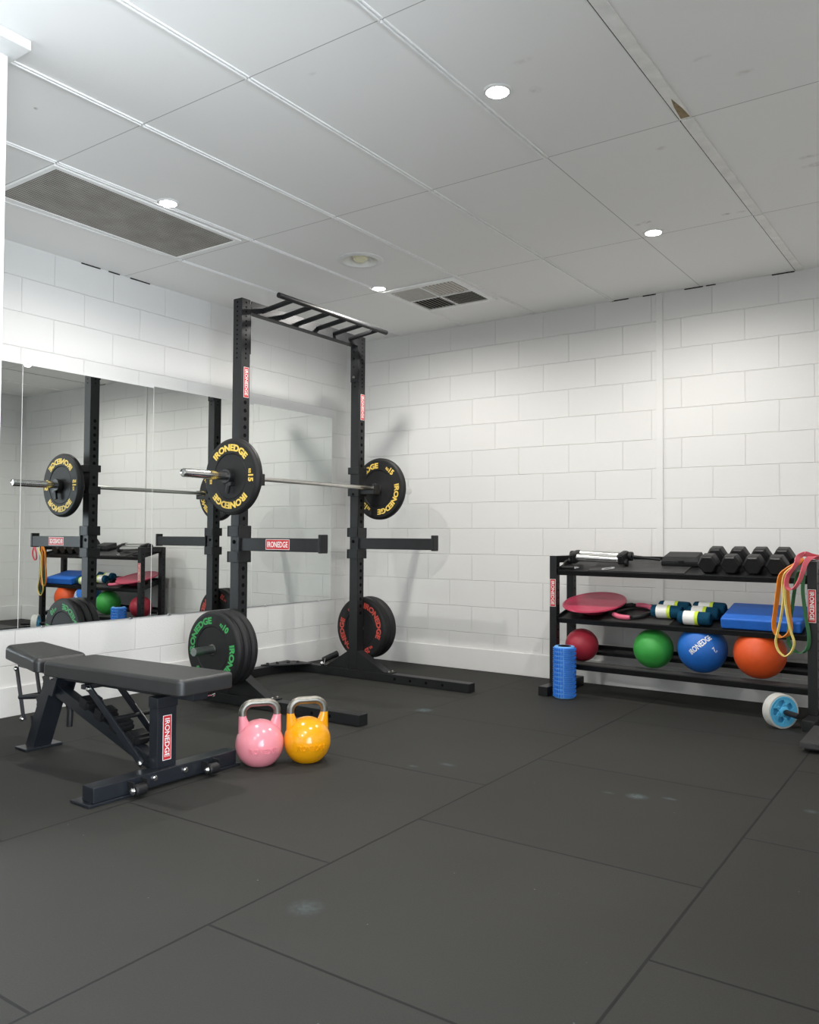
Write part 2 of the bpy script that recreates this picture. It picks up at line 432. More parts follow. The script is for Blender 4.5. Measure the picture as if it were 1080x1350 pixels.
# right wall with a wide doorway behind the camera's side that lets daylight in
DY0, DY1, DH = -7.4, -4.35, 2.15
bm = BM()
box(bm, (XR + .05, DY1 / 2, HC / 2), (.1, -DY1, HC))
box(bm, (XR + .05, (YF + DY0) / 2, HC / 2), (.1, DY0 - YF, HC))
box(bm, (XR + .05, (DY0 + DY1) / 2, (DH + HC) / 2), (.1, DY1 - DY0, HC - DH))
struct('wall_right', bm, 'wall_left')

# ceiling with a round opening for the old lamp
LX, LY, LR = 1.440, -1.644, .105
bm = BM()
def quad(x0, x1, y0, y1, z=HC):
    vs = [bm.verts.new(p) for p in ((x0, y0, z), (x1, y0, z), (x1, y1, z), (x0, y1, z))]; bm.faces.new(vs)
sx0, sx1, sy0, sy1 = LX - .2, LX + .2, LY - .2, LY + .2
quad(-.1, sx0, YF - .1, .1); quad(sx1, XR + .1, YF - .1, .1); quad(sx0, sx1, YF - .1, sy0); quad(sx0, sx1, sy1, .1)
N = 48; inner, outer = [], []
for k in range(N):
    a = 2 * PI * k / N; c, s = math.cos(a), math.sin(a); q = .2 / max(abs(c), abs(s))
    inner.append(bm.verts.new((LX + LR * c, LY + LR * s, HC))); outer.append(bm.verts.new((LX + q * c, LY + q * s, HC)))
for k in range(N): bm.faces.new((inner[k], inner[(k + 1) % N], outer[(k + 1) % N], outer[k]))
quad(-.1, XR + .1, YF - .1, .1, HC + .3)
struct('ceiling', bm, 'ceiling')

# ceiling bars along the panels' long joints
xs = [1.193 + .597 * k for k in range(-1, 6)]        # where each joint would meet the back wall
SK = .0206
ti = 1
for i, x in enumerate(xs):
    bm = BM()
    ys = [YF, -5.74, -4.58, -3.412, -2.242, -1.070, -.004]
    old = i == 5
    rz = Matrix.Rotation(-math.atan(SK), 3, 'Z')
    for a, b in zip(ys[:-1], ys[1:]):
        xm = x + SK * (a + b) / 2
        if old:
            box(bm, (xm, (a + b) / 2, HC - .0025), (.045, b - a - .012, .005), 0, .001, rz)
            box(bm, (xm - .0250, (a + b) / 2, HC - .0006), (.0045, b - a - .012, .0012), 2, 0, rz)  # dark strip paints the shaded gap along the bar's edge
        elif not (i == 4 and b > -2.0):
            w = .012 if i > 1 else .010
            box(bm, (xm - .006, (a + b) / 2, HC - .0045), (w * .6, b - a - .01, .009), 0, .001, rz)
            box(bm, (xm + .006, (a + b) / 2, HC - .003), (w * .6, b - a - .01, .006), 0, .001, rz)
    if old:
        X0 = x + SK * -2.3
        prism(bm, [(X0 - .015, -2.26, HC - .0058), (X0 + .02, -2.26, HC - .0058), (X0 + .013, -2.34, HC - .0058), (X0 - .002, -2.43, HC - .0058), (X0 - .011, -2.36, HC - .0058)], (0, 0, .0012), 1)
    struct('trim_%d' % ti, bm, ['tbarold', 'rust', 'gapshade'] if old else 'tbar')
    ti += 1

# plinth ledge along the walls' feet
bm = BM(); box(bm, (XR / 2, -.007, .082), (XR, .014, .164), 0, .003); struct('baseboard_back', bm, 'trimpaint')
bm = BM(); box(bm, (.007, -2.02, .082), (.014, 4.0, .164), 0, .003); struct('baseboard_left', bm, 'trimpaint')
bm = BM(); box(bm, (XR - .007, DY1 / 2 - .01, .082), (.014, -DY1 - .03, .164), 0, .003); struct('baseboard_right', bm, 'trimpaint')
# vertical cover strip on the back wall
bm = BM(); box(bm, (2.714, -.006, (HC + .166) / 2), (.046, .012, HC - .168), 0, .003); struct('trim_%d' % ti, bm, 'trimpaint'); ti += 1
# dark strips painting the shade of gaps between ceiling panels and wall
bm = BM()
for a, b in ((2.37, 2.50), (2.60, 2.69), (2.88, 3.0), (3.02, 3.08), (3.42, 3.55)): box(bm, ((a + b) / 2, -.003, HC - .003), (b - a, .006, .006))
for a, b in ((-2.55, -2.42), (-2.36, -2.28), (-2.2, -2.05)): box(bm, (.003, (a + b) / 2, HC - .003), (.006, b - a, .006))
struct('trim_%d' % ti, bm, 'gapshade'); ti += 1
# end of a partition at the far left with its ceiling trim
bm = BM(); box(bm, (1.568, -4.71, HC / 2 - .002), (.42, 1.42, HC - .006), 0, .004); struct('wall_partition', bm, 'wallpaint')
bm = BM(); box(bm, (1.605, -4.71, HC - .018), (.54, 1.47, .034), 0, .003); struct('trim_%d' % ti, bm, 'whitepaint'); ti += 1

# mirrors
edges = [-3.816, -2.909, -2.007, -1.103, -.190]
names = ['mirror panel beside the white partition edge, farthest from the room corner', 'mirror panel showing the near barbell end and shelf reflections',
         'mirror panel behind the near rack post, reflecting the far post', 'mirror panel nearest the room corner, behind the empty spotter arm']
for i in range(4):
    y0, y1 = edges[i] + .0012, edges[i + 1] - .0012
    mh = (1.496, 1.497, 1.508, 1.519)[i]; mz = .487 + mh / 2
    t = thing('mirror_panel', names[i], 'mirror', (0, (y0 + y1) / 2, .487), group='frameless wall mirror panels')
    bm = BM(); box(bm, (.0045, (y0 + y1) / 2, mz), (.005, y1 - y0, mh)); obj('mirror_glass', bm, 'mirror', t)
    for yy in (y0 + .15, y1 - .15):
        bm = BM(); box(bm, (.006, yy, .485), (.010, .02, .008), 0, .001); obj('mounting_clip', bm, 'chrome', t)
    bm = BM(); box(bm, (.0045, y1 + .0004, mz), (.0056, .0024, mh)); obj('edge_glint', bm, 'whitepaint', t)  # white strip paints the glint along each panel joint

# ---------------------------------------------------------------- ceiling fittings
def downlight(x, y, label, power):
    t = thing('downlight', label, 'ceiling light', (x, y, HC), group='round recessed downlights')
    bm = BM(); lathe(bm, [(.040, -.001), (.042, -.006), (.052, -.006), (.055, -.003), (.055, 0)], (x, y, HC)); obj('trim_ring', bm, 'whitepaint', t)
    bm = BM(); lathe(bm, [(0, -.004), (.041, -.004), (.041, -.001), (0, -.001)], (x, y, HC)); obj('diffuser', bm, 'glow', t)
    l = bpy.data.lights.new('downlight_lamp', 'SPOT'); l.energy = power; l.spot_size = R(174); l.spot_blend = .6; l.shadow_soft_size = .035; l.color = (1, .965, .915)
    lo = bpy.data.objects.new('downlight_lamp', l); COL.objects.link(lo); lo.parent = t; lo.location = (0, 0, -.012)
    return t
LP = 73
downlight(3.015, -2.83, 'bright recessed downlight nearest the camera, high over the middle of the floor', LP)
downlight(1.170, -2.843, 'bright recessed downlight at the edge of the perforated ceiling grille', LP)
downlight(3.038, -1.121, 'bright recessed downlight near the back wall strip, above the storage shelf', LP)
downlight(1.201, -1.137, 'bright recessed downlight beside the square louvred air diffuser', LP)
# unseen fittings assumed behind the camera, added for their light
downlight(2.966, -4.55, 'added recessed downlight, unseen behind the viewpoint', LP * 1.2)
downlight(2.966, -6.3, 'added recessed downlight, unseen at the rear of the gym', LP * 1.5)

t = thing('return_air_grille', 'long perforated brown-grey return air grille with white frame in the ceiling', 'air grille', (.825, -2.845, HC))
bm = BM(); box(bm, (.825, -2.845, HC - .004), (.50, 1.08, .004)); obj('perforated_panel', bm, 'perf', t)
bm = BM()
for (cx, cy, sx, sy) in ((.566, -2.845, .026, 1.13), (1.084, -2.845, .026, 1.13), (.825, -3.396, .50, .024), (.825, -2.294, .50, .024)): box(bm, (cx, cy, HC - .005), (sx, sy, .010), 0, .002)
obj('frame', bm, 'tbar', t)

t = thing('air_diffuser', 'square louvred air diffuser with four slatted quarters in the ceiling', 'air vent', (1.455, -.783, HC))
cx, cy, hw = 1.455, -.783, .245
bm = BM()
for (a, b, sx, sy) in ((-hw - .022, 0, .045, 2 * hw + .09), (hw + .022, 0, .045, 2 * hw + .09), (0, -hw - .022, 2 * hw, .045), (0, hw + .022, 2 * hw, .045)): box(bm, (cx + a, cy + b, HC - .006), (sx, sy, .012), 0, .003)
box(bm, (cx, cy, HC - .007), (.014, 2 * hw, .012), 0, .002); box(bm, (cx, cy, HC - .007), (2 * hw, .014, .012), 0, .002)
obj('frame', bm, 'tbar', t)
bm = BM(); box(bm, (cx, cy, HC - .0015), (2 * hw, 2 * hw, .002)); obj('duct_backing', bm, 'gapshade', t)
for qx in (-1, 1):
    for qy in (-1, 1):
        bm = BM(); alongx = (qx == qy); tilt = -1 if qx < 0 else 1
        for k in range(8):
            o = .012 + k * .0285
            if alongx: box(bm, (cx + qx * .125, cy + qy * (o + .012), HC - .0085), (.225, .013, .0015), 0, 0, Matrix.Rotation(R(38 * qy), 3, 'X'))
            else: box(bm, (cx + qx * (o + .012), cy + qy * .125, HC - .0085), (.013, .225, .0015), 0, 0, Matrix.Rotation(R(38 * -qx), 3, 'Y'))
        obj('louvre', bm, 'cream', t)

t = thing('recessed_lamp', 'unlit round recessed lamp with yellowed bulb in a white rim', 'ceiling light', (LX, LY, HC))
bm = BM(); lathe(bm, [(LR - .004, .002), (LR, -.008), (LR + .026, -.008), (LR + .034, -.003), (LR + .034, 0)], (LX, LY, HC)); obj('rim', bm, 'whitepaint', t)
bm = BM(); lathe(bm, [(LR - .003, .001), (LR - .008, .025), (.07, .07), (.03, .10), (0, .102)], (LX, LY, HC)); obj('reflector', bm, 'bowl', t)
bm = BM(); lathe(bm, [(0, -.016), (.022, -.012), (.042, .004), (.048, .026), (.034, .060), (.020, .075), (.018, .10), (0, .10)], (LX, LY, HC)); obj('bulb', bm, 'bulbglass', t)

# ---------------------------------------------------------------- squat rack
PX, PL, PR, PW = .765, -1.953, -.802, .075
rack = thing('squat_rack', 'tall black half rack with pull-up bar and spotter arms before the mirror', 'squat rack', (PX, (PL + PR) / 2, 0))
for py in (PL, PR):
    bm = BM(); box(bm, (PX, py, (2.464 + .062) / 2), (PW, PW, 2.464 - .062), 0, .005)
    zs = [2.440 - .0285 * k for k in range(13)] + [1.827 - .0505 * k for k in range(28)]
    for z in zs:
        r = .0062 if z > 2.09 else .0125
        for sgn in (-1, 1):
            cyl(bm, (PX + sgn * (PW / 2 - .002), py, z), (PX + sgn * (PW / 2 + .0004), py, z), r, 14, 1)
            if z > 2.09: cyl(bm, (PX, py + sgn * (PW / 2 - .002), z), (PX, py + sgn * (PW / 2 + .0004), z), r, 14, 1)
    post = obj('upright_post', bm, ['black', 'hole'], rack)
    sticker(post, (PX + PW / 2 + .0002, py + .006, 1.950), (0, 0, -1), (0, 1, 0), .186, .042)
    # foot
    bm = BM(); box(bm, (.933, py - .006, .031), (1.606, PW, .060), 0, .004)
    for x in (1.14, 1.27, 1.40, 1.53): cyl(bm, (x, py - .006 - PW / 2 - .0004, .032), (x, py - .006 - PW / 2 + .002, .032), .010, 14, 1)
    obj('foot', bm, ['black', 'hole'], rack)
    # folded gussets in front of and behind the upright
    for sgn, xe in ((1, 1.045), (-1, .52)):
        bm = BM(); x0 = PX + sgn * PW / 2
        prism(bm, [(x0, py - .0375, .062), (xe, py - .0375, .062), (xe - sgn * .012, py - .0375, .070), (x0, py - .0375, .19)], (0, .006, 0))
        prism(bm, [(x0, py + .0315, .062), (xe, py + .0315, .062), (xe - sgn * .012, py + .0315, .070), (x0, py + .0315, .19)], (0, .006, 0))
        bar(bm, (x0, py, .192), (xe, py, .066), .075, .006, 0, .001)
        box(bm, (xe + sgn * .02, py, .065), (.07, .075, .006), 0, .001)
        obj('gusset', bm, 'black', rack)
        for yy in (-.02, .02):
            bm = BM(); lathe(bm, [(0, .010), (.006, .010), (.010, .006), (.010, 0), (0, 0)], (xe + sgn * .03, py + yy, .068), seg=12); obj('bolt', bm, 'steel', rack)
    # pull-up bracket plate bolted on the inner side
    iy = 1 if py == PL else -1
    bm = BM(); box(bm, (PX, py + iy * (PW / 2 + .004), 2.285), (.07, .008, .31), 0, .002)
    for z in (2.40, 2.35, 2.30, 2.24): cyl(bm, (PX - .005, py + iy * (PW / 2 + .0075), z), (PX - .005, py + iy * (PW / 2 + .0085), z), .008, 12, 1)
    obj('bracket_plate', bm, ['black', 'hole'], rack)
    for z in (2.425, 2.165):
        bm = BM(); lathe(bm, [(0, 0), (.011, 0), (.011, .005), (.007, .009), (0, .009)] if iy > 0 else [(0, 0), (.011, 0), (.011, -.005), (.007, -.009), (0, -.009)], (PX - .004, py + iy * (PW / 2 + .008), z), 'Y', 12); obj('bolt', bm, 'steel', rack)
    # J hook
    bm = BM(); xf = PX + PW / 2
    for z, hh in ((1.487, .050), (1.332, .056)):
        box(bm, (PX, py - PW / 2 - .006, z), (PW + .024, .010, hh), 0, .002); box(bm, (PX, py + PW / 2 + .006, z), (PW + .024, .010, hh), 0, .002)
        box(bm, (PX - PW / 2 - .006, py, z), (.010, PW + .02, hh), 0, .002)
    box(bm, (xf + .006, py, 1.407), (.012, PW + .012, .206), 0, .003)
    box(bm, (xf + .072, py, 1.331), (.145, PW * .8, .030), 0, .004)
    box(bm, (xf + .139, py, 1.352), (.012, PW * .8, .070), 0, .003)
    cyl(bm, (PX, py - PW / 2 - .012, 1.318), (PX, py - PW / 2 + .002, 1.318), .010, 14, 1)
    obj('j_hook', bm, ['black', 'hole'], rack)
    # spotter arm
    bm = BM()
    for z in (1.043, .888):
        box(bm, (PX, py - PW / 2 - .007, z), (PW + .028, .012, .066), 0, .002); box(bm, (PX, py + PW / 2 + .007, z), (PW + .028, .012, .066), 0, .002)
        box(bm, (PX - PW / 2 - .007, py, z), (.012, PW + .026, .066), 0, .002)
    box(bm, (xf + .007, py, .966), (.012, PW + .026, .222), 0, .003)
    box(bm, (xf + .325, py - .01, .964), (.625, .055, .078), 0, .004)
    box(bm, (xf + .640, py - .01, .972), (.022, .062, .106), 0, .004)
    cyl(bm, (PX - .005, py - PW / 2 - .003, .978), (PX - .005, py - PW / 2 + .002, .978), .012, 16, 1)
    arm = obj('spotter_arm', bm, ['black', 'hole'], rack)
    if py == PL: sticker(arm, (1.120, py - .0378, .966), (1, 0, 0), (0, 0, 1), .188, .060)
    # storage peg
    d = -1 if py == PL else 1
    bm = BM(); y0 = py + d * PW / 2
    cyl(bm, (PX, y0, .348), (PX, y0 + d * .306, .348), .0245, 28, 0, .003)
    lathe(bm, [(.0248, y0 + d * .0005), (.034, y0 + d * .0005), (.034, y0 + d * .004), (.0248, y0 + d * .004)], (PX, 0, .348), 'Y', 28, closed=True)
    obj('storage_peg', bm, 'pegsteel', rack)
bm = BM(); box(bm, (.165, (PL + PR) / 2, .0315), (.07, PR - PL - PW - .006, .060), 0, .004)
for py, s in ((PR, -1), (PL, 1)): prism(bm, [(.130, py + s * .035, .0625), (.38, py + s * .035, .0625), (.200, py + s * .30, .0625), (.130, py + s * .32, .0625)], (0, 0, .008))
obj('crossmember', bm, 'black', rack)
for py, s in ((PR, -1), (PL, 1)):
    for (dx, dy) in ((.162, .28), (.182, .20), (.217, .12), (.267, .07)):
        bm = BM(); lathe(bm, [(0, .012), (.008, .012), (.012, .007), (.012, 0), (0, 0)], (dx, py + s * dy, .0705), seg=12); obj('bolt', bm, 'blacksat', rack)
bm = BM()
yc = (PL + PR) / 2; yl = PR - PL - PW - .018
box(bm, (PX + PW / 2 - .006, yc, 2.424), (.008, yl, .072), 0, .002)
box(bm, (PX + .004, yc, 2.392), (.062, yl, .008), 0, .002)
obj('pull_up_beam', bm, 'black', rack)
bm = BM(); cyl(bm, (1.04, yc - .545, 2.455), (1.04, yc + .545, 2.455), .0165, 20, 0, .003); obj('pull_up_bar', bm, 'black', rack)
for k in range(6):
    y = yc - .43 + k * .172
    bm = BM(); sweep(bm, [(PX + PW / 2 - .004, y, 2.420), (1.04, y, 2.448)], .0155, 14); obj('rung', bm, 'black', rack)
# band peg clipped at the back of the far foot
bm = BM(); cyl(bm, (.48, PR - .03, .10), (.58, PR + .02, .155), .022, 16, 0, .004); obj('landmine_sleeve', bm, 'blackplastic', rack)
bm = BM(); lathe(bm, [(0, .03), (.012, .028), (.016, .016), (.012, .004), (0, 0)], (.485, PR - .045, .064), seg=16); cyl(bm, (.505, PR - .045, .075), (.51, PR - .04, .118), .005, 10); obj('locking_pin', bm, 'chrome', rack)

# ---------------------------------------------------------------- barbell and plates
BXc, BYc, BZ = .865, -1.378, 1.3625
bb = thing('barbell', 'steel olympic barbell resting across the rack hooks', 'barbell', (BXc, BYc, BZ))
bm = BM(); cyl(bm, (BXc, BYc - .66, BZ), (BXc, BYc + .66, BZ), .014, 20); obj('shaft', bm, 'barsteel', bb)
for s in (-1, 1):
    bm = BM()
    pr = [(.014, .655), (.037, .655), (.038, .658), (.038, .682), (.036, .686), (.0245, .687), (.0245, 1.092), (.022, 1.0985), (.019, 1.1), (.019, 1.095), (0, 1.095)]
    lathe(bm, [(r, s * h) for r, h in pr], (BXc, BYc, BZ), 'Y', 32); obj('sleeve', bm, 'chrome', bb)

def plate(label, cx, cz, yf, th, facing, col, num, rot, group, txt_both=False):
    """bumper plate standing on edge; yf = lettered face's y, facing -1/+1 = which way that face looks"""
    t = thing('bumper_plate', label, 'weight plate', (cx, yf - facing * th / 2, cz), group=group)
    bm = BM(); h = th / 2; Rr = .225
    half = [(.0252, h - .004), (.034, h - .004), (.036, h - .001), (.052, h - .003), (.130, h - .003), (.133, h - .0055), (.1365, h - .0005), (.205, h - .0005), (.213, h - .004), (.221, h - .011), (.225, h - .018)]
    prof = half + [(Rr, 0)] + [(r, -z) for r, z in half[::-1]]
    lathe(bm, prof, (0, 0, 0), 'Y', 72, closed=True)
    obj('rubber_disc', bm, 'rubber', t, world=False, smooth=28)
    bm = BM(); lathe(bm, [(.0251, -h + .002), (.0285, -h + .002), (.030, -h + .0025), (.030, h - .0025), (.0285, h - .002), (.0251, h - .002)], (0, 0, 0), 'Y', 32, closed=True); obj('hub_ring', bm, 'steel', t, world=False)
    for fc in ((facing, -facing) if txt_both else (facing,)):
        bm = BM()
        def arc(center, rad):
            def fn(x, y, tk):
                a = center - x / rad; r = rad + y
                # seen from the lettered side: right is +x for facing -1, -x for facing +1
                return Vector((-fc * r * math.cos(a), fc * (h - .0005 + tk), r * math.sin(a)))
            return fn
        A = R(rot if fc == facing else 180 - rot)
        letters(bm, BRAND, .300, .041, arc(A + PI / 2, .170), .0012, 0, .042)
        letters(bm, BRAND, .300, .041, arc(A - PI / 2, .170), .0012, 0, .042)
        for q in (0, PI):
            # number beside KG, reading along the rim's tangent, tops to the next word
            def flat(x, y, tk, q=q):
                a = A + q; ex = Vector((math.sin(a), -math.cos(a))); er = Vector((math.cos(a), math.sin(a)))
                p = er * (.170 + y) + ex * x
                return Vector((-fc * p.x, fc * (h - .0005 + tk), p.y))
            letters(bm, num, .042, .040, lambda x, y, tk: flat(x + .014, y, tk), .0012, 0, .042)
            letters(bm, 'KG', .026, .019, lambda x, y, tk: flat(x - .027, y - .008, tk), .0012, 0, .042)
        obj('lettering', bm, col, t, world=False)
    return t
plate('black 15 kg bumper plate with yellow lettering on the near end of the barbell', BXc, BZ, -2.128, .056, -1, 'yellowprint', '15', 0, 'plates on the barbell')
plate('black 15 kg bumper plate with yellow lettering on the far end of the barbell', BXc, BZ, -.688, .056, -1, 'yellowprint', '15', 50, 'plates on the barbell', True)
for y, lb in ((-2.1, 'black barbell collar clamping the near plate on the sleeve'), (-.59, 'black barbell collar clamping the far plate on the sleeve')):
    s = -1 if y < -1 else 1
    y0 = -2.129 if s < 0 else -.631
    t = thing('barbell_collar', lb, 'barbell collar', (BXc, y0, BZ), group='barbell lock collars')
    bm = BM(); lathe(bm, [(.0252, y0 + s * .001), (.040, y0 + s * .001), (.044, y0 + s * .006), (.044, y0 + s * .030), (.040, y0 + s * .036), (.0252, y0 + s * .036)], (BXc, 0, BZ), 'Y', 28, closed=True)
    box(bm, (BXc + .03, y0 + s * .018, BZ - .046), (.030, .030, .024), 0, .004)
    obj('clamp_ring', bm, 'blacksat', t)
    bm = BM(); box(bm, (BXc + .012, y0 + s * .024, BZ - .072), (.026, .018, .060), 0, .005, Matrix.Rotation(R(14), 3, 'Y')); obj('lever', bm, 'blackplastic', t)
for k, (lb, th) in enumerate((('black 10 kg bumper plate with green lettering, outermost on the near storage peg', .0545), ('plain-edged black bumper plate sandwiched in the middle of the near storage peg', .0545), ('black bumper plate nearest the post on the near storage peg', .0545))):
    plate(lb, PX, .348, -2.160 + k * .056, th, -1, 'greenprint', '10', 52, 'plates on the near storage peg')
for k, lb in enumerate(('black 25 kg bumper plate with red lettering beside the far post', 'black bumper plate farthest from the far post on its storage peg')):
    plate(lb, PX, .348, -.757 + k * .0765, .075, -1, 'redprint', '25', -62, 'plates on the far storage peg')

# ---------------------------------------------------------------- weight bench
BY = -3.195
bench = thing('weight_bench', 'black adjustable weight bench with padded seat standing by the mirror', 'weight bench', (1.15, BY, 0))
def pad_mesh(prof_top, prof_bot, z_of, th, r=.028, nx=24):
    """rounded cushion: outline list of (x, halfwidth); z_of(x) gives top height"""
    pass
def cushion(name, corners, ztop, th, bev=.022, mats='vinyl'):
    """padded slab; corners: 4 (x,y) plan points, ztop: 4 heights"""
    bm = BM()
    lo = [bm.verts.new((c[0], c[1], z - th)) for c, z in zip(corners, ztop)]
    hi = [bm.verts.new((c[0], c[1], z)) for c, z in zip(corners, ztop)]
    bm.faces.new(lo[::-1]); bm.faces.new(hi)
    ve = []
    for i in range(4):
        j = (i + 1) % 4; bm.faces.new((lo[i], lo[j], hi[j], hi[i]))
    vert_e = [e for e in bm.edges if {e.verts[0] in lo, e.verts[1] in lo} == {True, False}]
    bmesh.ops.bevel(bm, geom=vert_e, offset=.03, segments=5, profile=.5, affect='EDGES')
    top_e = [e for e in bm.edges if all(abs(f.normal.z) < .5 for f in e.link_faces) is False and any(f.normal.z > .7 for f in e.link_faces) and any(abs(f.normal.z) < .6 for f in e.link_faces)]
    bm.normal_update()
    top_e = [e for e in bm.edges if len(e.link_faces) == 2 and any(len(f.verts) > 5 and f.normal.z > .6 for f in e.link_faces)]
    bmesh.ops.bevel(bm, geom=top_e, offset=bev, segments=5, profile=.5, affect='EDGES')
    bm.normal_update()
    bot_e = [e for e in bm.edges if len(e.link_faces) == 2 and any(len(f.verts) > 5 and f.normal.z < -.6 for f in e.link_faces)]
    bmesh.ops.bevel(bm, geom=bot_e, offset=.006, segments=2, profile=.5, affect='EDGES')
    return obj(name, bm, mats, bench, smooth=50)
cushion('back_pad', [(.905, -3.333), (1.815, -3.280), (1.815, -3.000), (.888, -3.052)], [.448, .453, .453, .448], .066, .016)
cushion('seat_pad', [(.48, -3.285), (.845, -3.325), (.835, -3.055), (.475, -3.080)], [.482, .450, .450, .482], .066, .024)
bm = BM()
prism(bm, [(.615, BY - .045, .012), (.685, BY - .045, .012), (.855, BY - .045, .37), (.785, BY - .045, .37)], (0, .09, 0))
rl = obj('rear_leg', bm, 'bench', bench)
bm = BM()
for k, (x, z) in enumerate(((.655, .13), (.70, .225), (.752, .33))):
    prism(bm, [(x, BY - .03, z - .035), (x - .022, BY - .03, z - .02), (x - .018, BY - .03, z - .005), (x - .03, BY - .03, z + .015), (x + .015, BY - .03, z + .03)], (0, .06, 0))
obj('notch_plate', bm, 'bench', rl)
bm = BM(); box(bm, (.655, BY, .006), (.10, .185, .012), 0, .003); obj('rear_foot', bm, 'bench', bench)
# pivot bracket
for s in (-1, 1):
    bm = BM(); prism(bm, [(.765, BY + s * .049 - .004, .28), (.85, BY + s * .049 - .004, .27), (.90, BY + s * .049 - .004, .378), (.79, BY + s * .049 - .004, .378)], (0, .008, 0)); obj('pivot_bracket', bm, 'bench', bench)
for s in (-1, 1):
    bm = BM(); lathe(bm, [(0, s * .010), (.007, s * .009), (.011, s * .004), (.011, 0), (0, 0)], (.85, BY + s * .053, .356), 'Y', 14); obj('bolt', bm, 'chrome', bench)
# spine from leg to front
bm = BM(); bar(bm, (.80, BY, .300), (1.545, BY, .075), .050, .055, 0, .004); sp_ = obj('spine', bm, 'bench', bench)
bm = BM()
for k in range(4):
    f = .36 + k * .155; c = Vector((.80, BY, .300)).lerp(Vector((1.545, BY, .075)), f)
    rot = Matrix.Rotation(R(16.8), 3, 'Y')
    box(bm, c + Vector((.012, 0, .046)), (.055, .085, .050), 0, .006, rot)
    box(bm, c + Vector((.045, 0, .040)), (.020, .075, .020), 0, .003, rot)
obj('ladder_teeth', bm, 'blackplastic', sp_)
# support arms
for s in (-1, 1):
    bm = BM(); y = BY + s * .070
    bar(bm, (1.175, y, .350), (1.56, y, .082), .010, .034, 0, .003); obj('support_arm', bm, 'bench', bench)
bm = BM(); cyl(bm, (1.345, BY - .075, .236), (1.345, BY + .15, .236), .010, 14, 0, .002); obj('adjusting_bar', bm, 'blacksat', bench)
for (x, z) in ((1.18, .346), (1.555, .087)):
    for s in (-1, 1):
        bm = BM(); lathe(bm, [(0, s * .011), (.008, s * .010), (.012, s * .005), (.012, 0), (0, 0)], (x, BY + s * .0745, z), 'Y', 14); obj('bolt', bm, 'chrome', bench)
# under-pad frame
bm = BM(); bar(bm, (.86, -3.186, .362), (1.765, -3.137, .366), .078, .034, 0, .004)
bar(bm, (1.15, BY - .085, .352), (1.15, BY + .085, .352), .03, .02, 0, .002)
obj('pad_frame', bm, 'bench', bench)
bm = BM(); cyl(bm, (1.74, -3.11, .358), (1.74, -3.052, .358), .005, 10); lathe(bm, [(0, -.001), (.010, -.001), (.010, .006), (0, .006)], (1.74, -3.056, .358), 'Y', 16); obj('pull_pin', bm, 'chrome', bench)
# front post
bm = BM(); box(bm, (1.602, BY - .002, .196), (.055, .095, .25), 0, .004); fp = obj('front_post', bm, 'bench', bench)
bm = BM(); box(bm, (1.602, BY - .002, .335), (.063, .103, .045), 0, .004); obj('post_collar', bm, 'bench', fp)
sticker(fp, (1.6297, BY - .002, .190), (0, 0, -1), (0, 1, 0), .182, .042)
bm = BM(); box(bm, (1.56, BY, .076), (.06, .10, .010), 0, .002); obj('base_tab', bm, 'bench', bench)
bm = BM(); box(bm, (1.618, BY, .042), (.075, .70, .060), 0, .005)
for s in (-1, 1): box(bm, (1.595, BY + s * .275, .006), (.125, .19, .012), 0, .003)
obj('front_foot', bm, 'bench', bench)
for s in (-.080, .070):
    bm = BM(); lathe(bm, [(0, .012), (.008, .011), (.012, .006), (.012, 0), (0, 0)], (1.656, BY + s, .047), 'X', 14); obj('bolt', bm, 'chrome', bench)
for s in (-.172, .188):
    bm = BM(); yy = BY + s
    box(bm, (1.675, yy - .030, .045), (.045, .006, .040), 0, .002); box(bm, (1.675, yy + .030, .045), (.045, .006, .040), 0, .002)
    lathe(bm, [(0, yy - .026), (.018, yy - .026), (.023, yy - .020), (.023, yy + .020), (.018, yy + .026), (0, yy + .026)], (1.69, 0, .032), 'Y', 24)
    w = obj('transport_wheel', bm, 'blackplastic', bench)
    bm = BM(); lathe(bm, [(0, yy - .042), (.007, yy - .041), (.012, yy - .036), (.012, yy - .033), (.016, yy - .033), (.016, yy - .0305), (0, yy - .0305)], (1.69, 0, .032), 'Y', 16); obj('axle', bm, 'chrome', w)
# seat strut
for s in (-1, 1):
    bm = BM(); y = BY + s * .048
    bar(bm, (.527, y, .372), (.600, y, .128), .008, .026, 0, .002); obj('seat_strut', bm, 'bench', bench)
bm = BM(); bar(bm, (.50, BY, .385), (.80, BY, .372), .06, .030, 0, .003); cyl(bm, (.565, BY - .05, .232), (.70, BY, .245), .011, 12); cyl(bm, (.565, BY - .055, .232), (.565, BY + .055, .232), .010, 12)
obj('seat_frame', bm, 'bench', bench)
for (x, z) in ((.529, .366), (.598, .134)):
    for s in (-1, 1):
        bm = BM(); lathe(bm, [(0, s * .012), (.008, s * .011), (.012, s * .005), (.012, 0), (0, 0)], (x, BY + s * .0525, z), 'Y', 14); obj('bolt', bm, 'chrome', bench)
bm = BM(); sweep(bm, [(.80, BY + .02, .27), (.86, BY + .02, .24), (.885, BY + .02, .20), (.88, BY + .02, .125)], .014, 14); obj('grip_handle', bm, 'blackplastic', bench)

bench.location += Vector((.087, -.034, 0)); bench.rotation_euler.z = R(-1.7)
